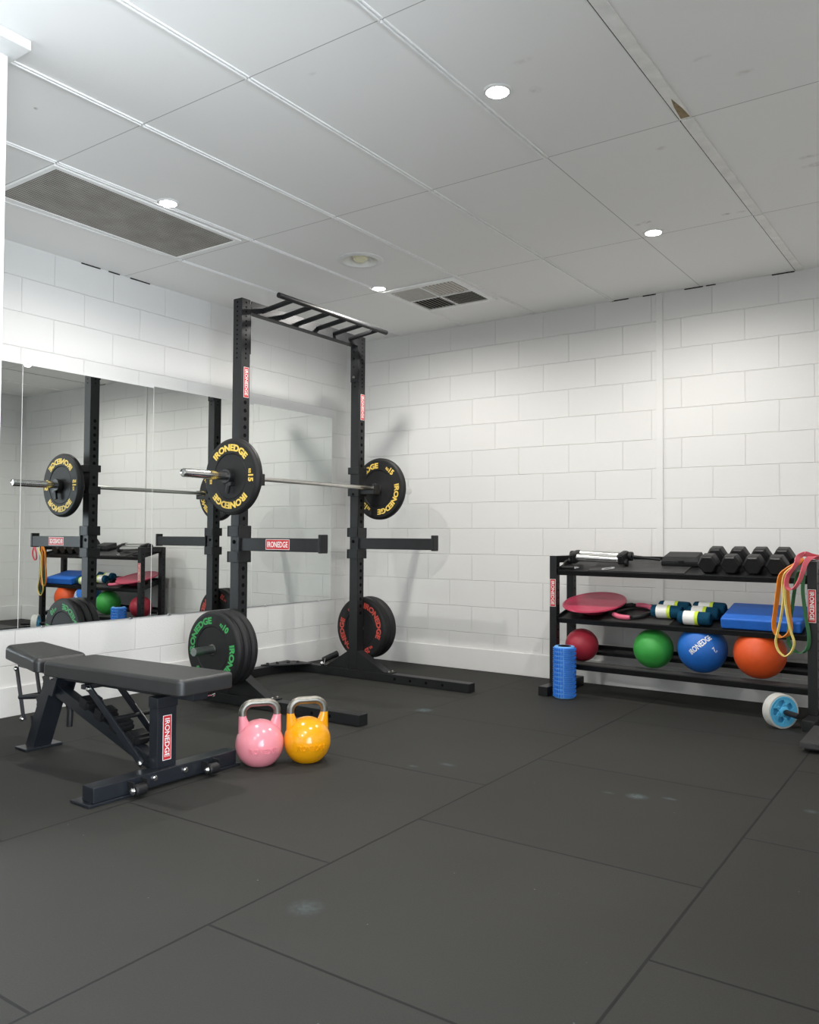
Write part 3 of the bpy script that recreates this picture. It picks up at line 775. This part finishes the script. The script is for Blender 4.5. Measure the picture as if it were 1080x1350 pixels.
# ---------------------------------------------------------------- kettlebells
def kettlebell(label, loc, rz, body):
    t = thing('kettlebell', label, 'kettlebell', loc, (0, 0, R(rz)), group='competition kettlebells')
    r, cz = .1065, .0925
    bm = BM()
    prof = [(0, 0)]
    a0 = math.asin((cz - .0) / r)
    for k in range(33):
        a = -a0 + (PI / 2 + a0) * k / 32
        prof.append((max(0, r * math.cos(a)) if k < 32 else 0, cz + r * math.sin(a)))
    lathe(bm, prof, seg=64)
    # horns: flat webs that widen into the ball
    for s in (-1, 1):
        secs = [(.219, .0940, .0600, .0170), (.212, .0942, .0590, .0175), (.196, .0945, .0520, .0185), (.180, .0950, .0450, .0195), (.160, .0955, .0380, .0205), (.120, .0955, .0350, .0205), (.090, .0950, .0300, .0180)]
        rings = []
        for (z, xo, xi, hy) in secs:
            c = (xo + xi) / 2; hx = (xo - xi) / 2
            ring = []
            for k in range(20):
                a = 2 * PI * k / 20; ca, sa = math.cos(a), math.sin(a)
                e = .75
                ring.append(bm.verts.new((s * (c + hx * math.copysign(abs(ca) ** e, ca)), hy * math.copysign(abs(sa) ** e, sa), z)))
            rings.append(ring)
        for a, b in zip(rings[:-1], rings[1:]):
            for k in range(20): bm.faces.new((a[k], a[(k + 1) % 20], b[(k + 1) % 20], b[k]))
        bm.faces.new(rings[0]); bm.faces.new(rings[-1][::-1])
    obj('body', bm, body, t, world=False)
    bm = BM(); pts = []
    for s in (-1, 1):
        seq = [(s * .0770, .2185), (s * .0770, .226)] + [(s * (.0320 + .045 * math.cos(a)), .2295 + .0440 * math.sin(a)) for a in [R(d) for d in range(8, 91, 8)]]
        pts += seq if s < 0 else seq[::-1]
    sweep(bm, [(x, 0, z) for x, z in pts], .0172, 18); obj('handle', bm, 'steel', t, world=False)
    bm = BM()
    def fn(x, y, tk):
        la = (y - .012) / r; lo = x / (r * math.cos(la)); q = r + tk - .0006
        return Vector((q * math.sin(lo) * math.cos(la), -q * math.cos(lo) * math.cos(la), cz + q * math.sin(la)))
    letters(bm, BRAND, .130, .024, fn, .0050, 0, .015)
    obj('lettering', bm, body, t, world=False)
kettlebell('pink competition kettlebell with bare steel handle, beside the bench foot', (1.812, -2.812, 0), 54.8, 'pink_kb')
kettlebell('amber yellow competition kettlebell with bare steel handle, beside the pink one', (1.946, -2.646, 0), 53, 'yellow_kb')

# ---------------------------------------------------------------- storage shelf
SX0, SX1 = 2.030, 3.640
TH = math.atan2(.075, .285); CT, ST = math.cos(TH), math.sin(TH)
YE = -.435
sh = thing('storage_shelf', 'black three-tier gym storage rack with sloping shelves against the back wall', 'storage rack', ((SX0 + SX1) / 2, -.3, 0))
for x in (SX0 + .025, SX1 - .025):
    for y in (-.425, -.175):
        bm = BM(); box(bm, (x, y, (.895 + .060) / 2), (.05, .05, .895 - .060), 0, .003)
        for k in range(14): cyl(bm, (x + .0245, y, .15 + k * .052), (x + .0254, y, .15 + k * .052), .006, 12, 1); cyl(bm, (x - .0254, y, .15 + k * .052), (x - .0245, y, .15 + k * .052), .006, 12, 1)
        p = obj('post', bm, ['blacksat', 'hole'], sh)
        if y < -.3: sticker(p, (x - .001, y - .0252, .652), (0, 0, -1), (1, 0, 0), .180, .041)
    bm = BM(); box(bm, (x + .008, -.335, .030), (.066, .545, .060), 0, .004); obj('foot', bm, 'blacksat', sh)
    bm = BM(); box(bm, (x, -.30, .872), (.04, .20, .045), 0, .003); obj('end_rail', bm, 'blacksat', sh)
ZF = {'top': .800, 'mid': .488, 'bot': .195}
def sl(u, v, w, lvl):
    """a point on a sloping shelf: u = world x, v = up the slope from the front edge, w = above the deck"""
    return Vector((u, YE + v * CT - w * ST, ZF[lvl] + v * ST + w * CT))
ROT = Matrix.Rotation(TH, 3, 'X')
for lvl in ('top', 'mid'):
    bm = BM(); u = (SX0 + SX1) / 2; L = SX1 - SX0 - .104
    box(bm, sl(u, .155, -.004, lvl), (L, .32, .006), 0, .001, ROT)
    box(bm, sl(u, .000, -.015, lvl), (L, .006, .034), 0, .002, ROT)
    box(bm, sl(u, .312, .000, lvl), (L, .006, .036), 0, .002, ROT)
    for xx in (SX0 + .055, SX1 - .055): box(bm, sl(xx, .155, -.004, lvl), (.006, .32, .045), 0, .001, ROT)
    s_ = obj('shelf', bm, 'blacksat', sh)
    bm = BM()
    if lvl == 'top': box(bm, sl(2.60, .150, .0015, lvl), (.62, .27, .004), 0, .001, ROT)
    else: box(bm, sl(2.60, .062, .0015, lvl), (.44, .115, .004), 0, .001, ROT)
    obj('deck_liner', bm, 'liner', s_)
bm = BM(); u = (SX0 + SX1) / 2; L = SX1 - SX0 - .104
box(bm, sl(u, .033, -.004, 'bot'), (L, .066, .006), 0, .001, ROT); box(bm, sl(u, .0, -.016, 'bot'), (L, .006, .036), 0, .002, ROT); box(bm, sl(u, .066, -.012, 'bot'), (L, .006, .022), 0, .002, ROT)
box(bm, sl(u, .268, .0, 'bot'), (L, .066, .006), 0, .001, ROT); box(bm, sl(u, .300, .008, 'bot'), (L, .006, .036), 0, .002, ROT); box(bm, sl(u, .235, -.010, 'bot'), (L, .006, .022), 0, .002, ROT)
s_ = obj('shelf', bm, 'blacksat', sh)
bm = BM(); box(bm, sl(u, .036, .0005, 'bot'), (L - .01, .050, .003), 0, .001, ROT); obj('deck_liner', bm, 'liner', s_)
bm = BM(); box(bm, sl(2.62, .268, .0045, 'bot'), (.5, .046, .003), 0, .001, ROT); obj('deck_liner', bm, 'liner', s_)

# --- dumbbells
def dumbbell():
    t = thing('hex_dumbbell', '', 'dumbbell', (0, 0, 0), (TH, 0, 0), group='black hex dumbbells on the top shelf')
    for y in (.068, .232):
        bm = BM(); ring = []
        hexr = .0615; rows = []
        for (yy, sc) in ((-.042, .80), (-.034, .93), (-.024, 1.0), (.026, 1.0), (.036, .93), (.042, .82)):
            rows.append([bm.verts.new((hexr * sc * math.cos(R(60 * k)), y + yy, (.0533) + hexr * sc * math.sin(R(60 * k)))) for k in range(6)])
        for a, b in zip(rows[:-1], rows[1:]):
            for k in range(6): bm.faces.new((a[k], a[(k + 1) % 6], b[(k + 1) % 6], b[k]))
        bm.faces.new(rows[0]); bm.faces.new(rows[-1][::-1])
        bmesh.ops.bevel(bm, geom=[e for e in bm.edges if abs(e.verts[0].co.y - e.verts[1].co.y) > .002], offset=.004, segments=2, profile=.5, affect='EDGES')
        obj('head', bm, 'dumbbell', t, world=False, smooth=25)
    bm = BM(); sweep(bm, [(0, .105, .0533), (0, .125, .0533), (0, .15, .0533), (0, .175, .0533), (0, .195, .0533)], [.012, .0145, .016, .0145, .012], 16); obj('handle', bm, 'chrome', t, world=False)
    return t
d0 = dumbbell()
dbx = [3.045, 3.175, 3.300, 3.424]
dl = ['black hex dumbbell next to the black plastic case, first of the row', 'black hex dumbbell second from the plastic case', 'black hex dumbbell third from the plastic case, second from the bands', 'black hex dumbbell beside the orange resistance band']
for i, x in enumerate(dbx):
    p = sl(x, .0, .002, 'top')
    if i == 0: d0.location = p; d0['label'] = dl[0]
    else: dup(d0, p, dl[i])

# --- black case
c = thing('plastic_case', 'closed black plastic case with a front clasp beside the dumbbells', 'case', sl(2.84, .215, .004, 'top'), (TH, 0, 0))
bm = BM(); box(bm, (0, 0, .0145), (.235, .13, .028), 0, .006); obj('base', bm, 'blackplastic', c, world=False)
bm = BM()
prism(bm, [(-.117, -.064, .030), (.117, -.064, .030), (.100, -.050, .058), (-.100, -.050, .058)], (0, .115, 0)); obj('lid', bm, 'blackplastic', c, world=False)
bm = BM(); box(bm, (.01, -.068, .030), (.034, .008, .020), 0, .003); obj('clasp', bm, 'blacksat', c, world=False)

# --- chrome handle set
c = thing('chrome_bar_attachment', 'pair of chrome tubes with black end clamps on the top shelf corner', 'cable attachment', sl(2.315, .15, .0045, 'top'), (TH, 0, 0))
bm = BM()
cyl(bm, (-.145, -.026, .050), (.15, -.032, .046), .025, 20, 0, .002); obj('tube', bm, 'chrome', c, world=False)
bm = BM(); cyl(bm, (-.145, .032, .058), (.15, .026, .056), .025, 20, 0, .002); obj('tube', bm, 'chrome', c, world=False)
for s in (-1, 1):
    bm = BM()
    box(bm, (s * .165, 0, .048), (.052, .112, .072), 0, .016)
    cyl(bm, (s * .165, -.05, .030), (s * .165, -.05, .075), .016, 14, 0, .003); cyl(bm, (s * .19, .03, .05), (s * .215, .03, .05), .030, 18, 0, .004); cyl(bm, (s * .186, -.03, .025), (s * .205, -.03, .025), .022, 14, 0, .003)
    obj('end_clamp', bm, 'blackplastic', c, world=False)
bm = BM(); sweep(bm, [(.215, .03, .05), (.30, .05, .035), (.38, .07, .02)], .009, 10); obj('strap_rod', bm, 'blackplastic', c, world=False)
def carabiner(label, loc, rz):
    t = thing('carabiner', label, 'carabiner', loc, (ROT @ Matrix.Rotation(R(rz), 3, 'Z')).to_euler(), group='small steel carabiners on the top shelf')
    bm = BM(); pts = [(.030 * math.cos(a) + .012 * math.copysign(1, math.cos(a)), .014 * math.sin(a), .006) for a in [2 * PI * (k + .5) / 20 for k in range(20)]]
    sweep(bm, pts, .0035, 8, True); obj('hook_body', bm, 'chrome', t, world=False)
    bm = BM(); sweep(bm, [(-.03, -.013, .006), (.026, -.012, .007)], .0030, 8); obj('gate', bm, 'steel', t, world=False)
carabiner('small steel carabiner lying in front of the chrome tubes', sl(2.42, .035, .006, 'top'), 35)
carabiner('small steel carabiner in the shelf corner by the post', sl(2.17, .040, .002, 'top'), 20)
c = thing('resistance_tube', 'black tube band with handle lying in the left corner of the top shelf', 'resistance tube', sl(2.16, .085, .002, 'top'), (TH, 0, 0))
bm = BM(); sweep(bm, [(-.050, -.060, .012), (-.046, -.050, .030), (-.040, -.035, .045), (-.034, -.020, .048), (-.030, -.010, .030)], .007, 10); obj('tube', bm, 'blackplastic', c, world=False)
bm = BM(); cyl(bm, (-.058, -.062, .013), (.03, -.062, .013), .0115, 14, 0, .003); obj('grip', bm, 'rubber', c, world=False)

# --- balance disc
c = thing('balance_disc', 'large raspberry pink balance disc leaning flat on the middle shelf', 'balance disc', sl(2.276, .165, .0015, 'mid'), (TH, 0, 0))
bm = BM(); lathe(bm, [(0, 0), (.080, .0), (.092, .010), (.118, .036), (.185, .051), (.204, .056), (.208, .061), (.206, .067), (.200, .069)], seg=72); obj('underside_bowl', bm, 'pinkdisc', c, world=False)
bm = BM(); lathe(bm, [(.200, .069), (.193, .068), (.186, .063), (.10, .0605), (0, .060)], seg=72)
obj('top_deck', bm, 'pinkdisc', c, world=False)
# --- pilates ring
c = thing('pilates_ring', 'pink and black pilates ring lying partly under the pink disc', 'pilates ring', sl(2.535, .160, .0045, 'mid'), (TH, 0, 0))
bm = BM(); N = 60; rr = .122
lathe(bm, [(rr - .005, .002), (rr + .005, .002), (rr + .005, .026), (rr - .005, .026)], seg=64, closed=True); obj('ring_band', bm, 'blackplastic', c, world=False)
for a0, a1, mt in ((215, 283, 'pinkpad'), (20, 100, 'pinkpad'), (290, 350, 'blackplastic'), (108, 150, 'blackplastic')):
    bm = BM(); sweep(bm, [((rr) * math.cos(R(a)), (rr) * math.sin(R(a)), .0165) for a in [a0 + (a1 - a0) * k / 14 for k in range(15)]], [.012] + [.0155] * 13 + [.012], 12); obj('foam_pad', bm, mt, c, world=False)

# --- rolled towels
def towel():
    t = thing('rolled_towel', '', 'towel', (0, 0, 0), (TH, 0, 0), group='rolled teal towels on the middle shelf')
    r = .039
    bm = BM(); prof = []
    lathe(bm, [(0, -.088), (.012, -.090), (.020, -.088), (.030, -.096), (.037, -.090), (r, -.075), (r + .001, 0), (r, .075), (.037, .090), (.030, .096), (.020, .088), (.012, .090), (0, .088)], (0, 0, r), 'X', 36)
    obj('roll', bm, 'teal', t, world=False)
    bm = BM(); q = r + .002
    lathe(bm, [(q, -.060), (q + .001, -.059), (q + .001, .006), (q, .007)], (0, 0, r), 'X', 36); obj('paper_band', bm, 'label', t, world=False)
    bm = BM(); lathe(bm, [(q + .0002, .007), (q + .001, .008), (q + .001, .026), (q, .027)], (0, 0, r), 'X', 36); obj('lime_stripe', bm, 'lime', t, world=False, label='lime green end stripe of the paper band')
    return t
w0 = towel(); tl = [('mid', 2.965, .046, .004, 'rolled teal towel with white and lime band at the very front edge'),
                    ('mid', 2.775, .118, .008, 'rolled teal towel on the left beside the pilates ring, middle depth'),
                    ('mid', 2.985, .140, .004, 'rolled teal towel directly behind the front one, touching the blue pad side'),
                    ('mid', 2.790, .214, .004, 'rolled teal towel at the rear left, close to the wall'),
                    ('mid', 3.000, .232, .004, 'rolled teal towel at the rear right, close to the wall behind the others')]
for i, (lv, u, v, w, lb) in enumerate(tl):
    p = sl(u, v, w, lv)
    if i == 0: w0.location = p; w0['label'] = lb
    else: dup(w0, p, lb)
# --- foam pad
bm = BM(); box(bm, (0, 0, .034), (.435, .29, .066), 0, .012, seg=3)
fpad = obj('balance_pad', bm, 'bluefoam', None); fpad.location = sl(3.340, .155, .001, 'mid'); fpad.rotation_euler = (TH, 0, 0)
tag(fpad, 'thick bright blue foam balance pad on the middle shelf', 'balance pad')

# --- medicine balls
def ball(label, x, r, mat, y0, logo=False):
    # rests in the trough between the front and rear strips
    a = sl(x, .070, .003, 'bot'); b = sl(x, .231, .003, 'bot')
    mid = (a + b) / 2; half = (b - a).length / 2; n = Vector((0, -ST, CT))
    hgt = math.sqrt(r * r - half * half) + .002
    cpos = mid + n * hgt
    t = thing('medicine_ball', label, 'medicine ball', cpos, (0, 0, 0), group='medicine balls on the bottom shelf')
    bm = BM(); bmesh.ops.create_uvsphere(bm, u_segments=64, v_segments=40, radius=r)
    # moulded panel seams
    for v in bm.verts:
        d = v.co.normalized()
        k = min(abs(d.dot(Vector((.30, -.80, -.52)).normalized()) - .62), abs(d.dot(Vector((-.6, .5, .62)).normalized()) - .55))
        if k < .03: v.co *= 1 - .006 * (1 - k / .03)
    obj('shell', bm, mat, t, world=False)
    bm = BM()
    # raised round moulded panel facing the room, tilted down
    if logo:
        fx = Vector((.35, -.93, .12)).normalized(); ex = Vector((.72, .22, .66)); ex = (ex - fx * ex.dot(fx)).normalized(); ey = fx.cross(ex) * -1
        ey = ex.cross(fx) * -1
        if ey.z < 0: ey = -ey
        def fn(cx, cy):
            def g(px, py, tk):
                d = fx * r + ex * (px + cx) + ey * (py + cy); return d.normalized() * (r + .0002 + tk)
            return g
        letters(bm, BRAND, .175, .038, fn(.0, .034), .0010, 0, .02)
        letters(bm, '7', .018, .028, fn(.045, -.042), .0010, 0, .02); letters(bm, 'KG', .018, .009, fn(.050, -.064), .0010, 0, .01)
        obj('lettering', bm, 'white', t, world=False)
    else: bm.free()
    return t
ball('small crimson medicine ball behind the blue foam roller', 2.195, .108, 'ball_red', -.3)
ball('green medicine ball on the bottom shelf', 2.680, .122, 'ball_green', -.3)
ball('blue 7 kg medicine ball with white lettering on the bottom shelf', 2.985, .1445, 'ball_blue', -.3, True)
ball('orange medicine ball below the blue foam pad', 3.312, .1445, 'ball_orange', -.3)

# --- resistance bands hung at the right post
def catmull(pts, sub=6):
    out = []; n = len(pts)
    for i in range(n):
        p0, p1, p2, p3 = (Vector(pts[(i + k) % n]) for k in (-1, 0, 1, 2))
        for s in range(sub):
            t = s / sub
            out.append(.5 * ((2 * p1) + (-p0 + p2) * t + (2 * p0 - 5 * p1 + 4 * p2 - p3) * t * t + (-p0 + 3 * p1 - 3 * p2 + p3) * t ** 3))
    return out
def band(label, pts, w, mat, ref=(.25, 1, .0), th=.005):
    bm = BM(); P = catmull(pts); sweep(bm, P, 1, closed=True, flat=(w, th), ref=Vector(ref))
    bmesh.ops.recalc_face_normals(bm, faces=bm.faces[:])
    o = obj('resistance_band', bm, mat, None, smooth=40)
    base = Vector((sum(p.x for p in P) / len(P), sum(p.y for p in P) / len(P), min(p.z for p in P)))
    o.data.transform(Matrix.Translation(-base)); o.location = base
    tag(o, label, 'resistance band', 'loop bands hanging at the shelf corner')
    return o
og = [(3.560, -.44, .910), (3.548, -.47, .885), (3.505, -.492, .856), (3.468, -.50, .816), (3.455, -.505, .736), (3.442, -.505, .635), (3.432, -.505, .55), (3.441, -.505, .501), (3.468, -.505, .477), (3.500, -.505, .491), (3.517, -.505, .522), (3.514, -.505, .566), (3.506, -.505, .639), (3.500, -.505, .738), (3.500, -.505, .797), (3.525, -.50, .850), (3.552, -.475, .893)]
band('wide orange loop band hanging in front of the blue pad', og, .030, 'orangeband', (.55, .83, 0))
yl_ = [(3.540, -.535, .868), (3.500, -.540, .830), (3.485, -.532, .777), (3.487, -.53, .690), (3.474, -.53, .588), (3.458, -.53, .512), (3.447, -.53, .455), (3.460, -.53, .405), (3.493, -.53, .379), (3.525, -.53, .404), (3.540, -.53, .455), (3.525, -.53, .512), (3.508, -.53, .590), (3.496, -.53, .688), (3.496, -.53, .777), (3.518, -.535, .838)]
band('narrow pale yellow loop band hanging lowest over the orange ball', yl_, .014, 'yellowband', (.55, .83, 0))
pk = [(3.640, -.40, .916), (3.615, -.45, .925), (3.590, -.495, .936), (3.566, -.53, .920), (3.560, -.555, .889), (3.546, -.565, .859), (3.520, -.57, .823), (3.511, -.57, .768), (3.529, -.57, .745), (3.554, -.57, .756), (3.578, -.57, .796), (3.592, -.56, .845), (3.600, -.53, .888), (3.612, -.49, .914), (3.64, -.43, .922), (3.655, -.40, .917)]
band('short coral pink loop band slung over the shelf post top', pk, .028, 'pinkband', (.55, .83, .1))
gr = [(3.578, -.478, .830), (3.574, -.478, .742), (3.580, -.478, .669), (3.592, -.478, .572), (3.603, -.478, .5), (3.600, -.478, .436), (3.575, -.478, .401), (3.540, -.478, .401), (3.512, -.478, .428), (3.500, -.478, .466), (3.504, -.478, .54), (3.520, -.478, .64), (3.532, -.478, .729), (3.550, -.478, .830)]
band('dark green loop band hanging next to the shelf post', gr, .022, 'greenband', (.55, .83, 0))

# the rack stands a touch askew to the wall, with everything on it
_piv = Vector((2.03, -.61, 0)); TS = Matrix.Translation(_piv + Vector((.094, -.026, 0))) @ Matrix.Rotation(R(-2.3), 4, 'Z') @ Matrix.Translation(-_piv)
for o in [o for o in COL.objects if o.parent is None and (o.get('category') in ('storage rack', 'dumbbell', 'case', 'cable attachment', 'carabiner', 'resistance tube', 'balance disc', 'pilates ring', 'towel', 'balance pad', 'medicine ball', 'resistance band'))]:
    o.matrix_basis = TS @ o.matrix_basis

# ---------------------------------------------------------------- floor items
fr = thing('foam_roller', 'bright blue textured foam roller standing upright beside the shelf post', 'foam roller', (2.292, -.600, 0))
bm = BM(); r0, r1, Hh = .0640, .0735, .33
lathe(bm, [(.040, .004), (.060, .002), (r0, .006), (r0, Hh - .006), (.060, Hh - .002), (.040, Hh - .004)], seg=56, closed=True, mi=1)
rows, cols = 12, 0
widths = []
ang = 0.0
groups = [('long', 62), ('nub', 16), ('nub', 16), ('nub', 16), ('nub', 16)] * 3
tot = sum(a for _, a in groups)
def block(a0, a1, z0, z1):
    n = max(2, int((a1 - a0) / 8)); rin, rout = r0 - .001, r1
    A = [a0 + (a1 - a0) * k / n for k in range(n + 1)]
    ib = [bm.verts.new((rin * math.cos(R(a)), rin * math.sin(R(a)), z0)) for a in A]; it = [bm.verts.new((rin * math.cos(R(a)), rin * math.sin(R(a)), z1)) for a in A]
    e = min(1.2, (a1 - a0) * .12); A2 = [a0 + e + (a1 - a0 - 2 * e) * k / n for k in range(n + 1)]
    ob = [bm.verts.new((rout * math.cos(R(a)), rout * math.sin(R(a)), z0 + .0025)) for a in A2]; ot = [bm.verts.new((rout * math.cos(R(a)), rout * math.sin(R(a)), z1 - .0025)) for a in A2]
    for k in range(n):
        bm.faces.new((ob[k], ob[k + 1], ot[k + 1], ot[k])); bm.faces.new((ib[k], ib[k + 1], ob[k + 1], ob[k])); bm.faces.new((ot[k], ot[k + 1], it[k + 1], it[k]))
    bm.faces.new((ib[0], ob[0], ot[0], it[0])); bm.faces.new((ob[n], ib[n], it[n], ot[n]))
start = -192.0
for kind, wdt in groups:
    w = wdt * 360 / tot
    for j in range(rows):
        z0 = .008 + j * (Hh - .016) / rows; z1 = z0 + (Hh - .016) / rows
        if kind == 'long':
            zm = (z0 + z1) / 2
            block(start + 2, start + w - 2, z0 + .0025, zm - .0022); block(start + 2, start + w - 2, zm + .0022, z1 - .0025)
        else: block(start + 2.5, start + w - 2.5, z0 + .0035, z1 - .0035)
    start += w
obj('textured_sleeve', bm, ['rollerblue', 'rollercore'], fr, world=False, smooth=25)
bm = BM(); lathe(bm, [(.036, 0), (.0405, 0), (.0405, Hh), (.036, Hh)], seg=40, closed=True); obj('core_tube', bm, 'blackplastic', fr, world=False)

# ab wheel
aw = thing('ab_wheel', 'sky blue ab roller wheel with pale grey tread beside the right shelf foot', 'ab wheel', (3.574, -.668, .0915), (0, 0, 0))
ax = Vector((.72, -.694, 0)).normalized(); ay = Vector((0, 0, 1)); azz = ax.cross(ay)
QM = Matrix((azz, ay, ax)).transposed()        # local z = axle
def awobj(name, bm, mat, parent=aw, **kw):
    bmesh.ops.transform(bm, matrix=QM.to_4x4(), verts=bm.verts[:]); return obj(name, bm, mat, parent, world=False, **kw)
bm = BM(); lathe(bm, [(.080, -.029), (.089, -.029), (.0905, -.026), (.0905, .026), (.089, .029), (.080, .029)], seg=72, closed=True)
for k in range(64):
    for j in range(5):
        a = 2 * PI * (k + .5 * (j % 2)) / 64; z = -.022 + j * .011
        box(bm, (.0905 * math.cos(a), .0905 * math.sin(a), z), (.0024, .0052, .008), 0, 0, Matrix.Rotation(a, 3, 'Z'))
awobj('tread', bm, 'wheelgrey', smooth=25)
for s in (-1, 1):
    bm = BM()
    lathe(bm, [(.060, s * .018), (.062, s * .028), (.080, s * .031), (.082, s * .028), (.080, s * .016)], seg=64, closed=True)
    lathe(bm, [(0, s * .038), (.020, s * .038), (.026, s * .034), (.028, s * .018), (0, s * .018)], seg=32)
    for k in range(5):
        a = R(90 + 72 * k + 20)
        rt = Matrix.Rotation(a, 3, 'Z')
        prism(bm, [rt @ Vector((x, y, s * .020)) for x, y in ((.018, -.018), (.044, -.0085), (.064, -.024), (.064, .024), (.044, .0085), (.018, .018))], (0, 0, s * .010))
        c_ = rt @ Vector((.040, 0, s * .030)); lathe(bm, [(0, s * .004), (.005, s * .003), (.006, 0), (0, 0)], c_, seg=12)
    lathe(bm, [(.0, s * .008), (.079, s * .008), (.079, s * .010), (0, s * .010)], seg=48)
    awobj('wheel_hub', bm, 'wheelblue')
    bm = BM(); sweep(bm, [(0, 0, s * .036), (0, 0, s * .045), (0, 0, s * .05), (0, 0, s * .14), (0, 0, s * .148), (0, 0, s * .150)], [.010, .013, .0155, .0155, .013, .008], 18); awobj('handle', bm, 'blackplastic')

# stacked black mats
for z0, z1, y0, x0, lb in ((.0, .022, -1.09, 3.757, 'lower black rubber slab stacked on the floor by the shelf foot'), (.023, .050, -1.160, 3.748, 'upper black rubber slab stacked on the floor by the shelf foot')):
    bm = BM(); box(bm, (0, 0, (z1 - z0) / 2), (.62, -.735 - y0, z1 - z0), 0, .003)
    o = obj('rubber_slab', bm, 'liner', None); o.location = (x0 + .31, (y0 - .735) / 2, z0)
    tag(o, lb, 'rubber mat', 'stacked rubber slabs')

# ---------------------------------------------------------------- camera
cp = Vector((4.45292733, -5.46297574, 1.02242668)); yaw, pitch, roll, F = .605414406, .028837077, .00610217423, 1079.68789
f = Vector((-math.sin(yaw) * math.cos(pitch), math.cos(yaw) * math.cos(pitch), math.sin(pitch)))
r = Vector((math.cos(yaw), math.sin(yaw), 0)); u = r.cross(f)
r2 = r * math.cos(roll) + u * math.sin(roll); u2 = -r * math.sin(roll) + u * math.cos(roll)
cam = bpy.data.cameras.new('camera'); co = bpy.data.objects.new('camera', cam); COL.objects.link(co)
cam.sensor_fit = 'VERTICAL'; cam.sensor_height = 36.0; cam.sensor_width = 28.8; cam.lens = F / 1350 * 36; cam.clip_start = .02
co.matrix_world = Matrix.Translation(cp) @ Matrix((r2, u2, -f)).transposed().to_4x4()
SC.camera = co

# ---------------------------------------------------------------- daylight
al = bpy.data.lights.new('daylight', 'AREA'); al.shape = 'RECTANGLE'; al.size = DY1 - DY0; al.size_y = DH; al.energy = 140; al.color = (.84, .925, 1.0); al.spread = R(110)
ao = bpy.data.objects.new('daylight', al); COL.objects.link(ao); ao.location = (XR + .45, (DY0 + DY1) / 2, DH / 2)
ao.rotation_euler = Vector((-1, 0, 0)).to_track_quat('-Z', 'Y').to_euler()
w = bpy.data.worlds.new('world'); SC.world = w; w.use_nodes = True
bg = w.node_tree.nodes['Background']; bg.inputs[0].default_value = (.72, .86, 1, 1); bg.inputs[1].default_value = 0.3

vs_ = SC.view_settings; vs_.view_transform = 'Standard'; vs_.look = 'None'; vs_.gamma = 1.0; vs_.exposure = 0.36; vs_.use_curve_mapping = False
SC.cycles.max_bounces = 10; SC.cycles.diffuse_bounces = 6; SC.cycles.glossy_bounces = 5
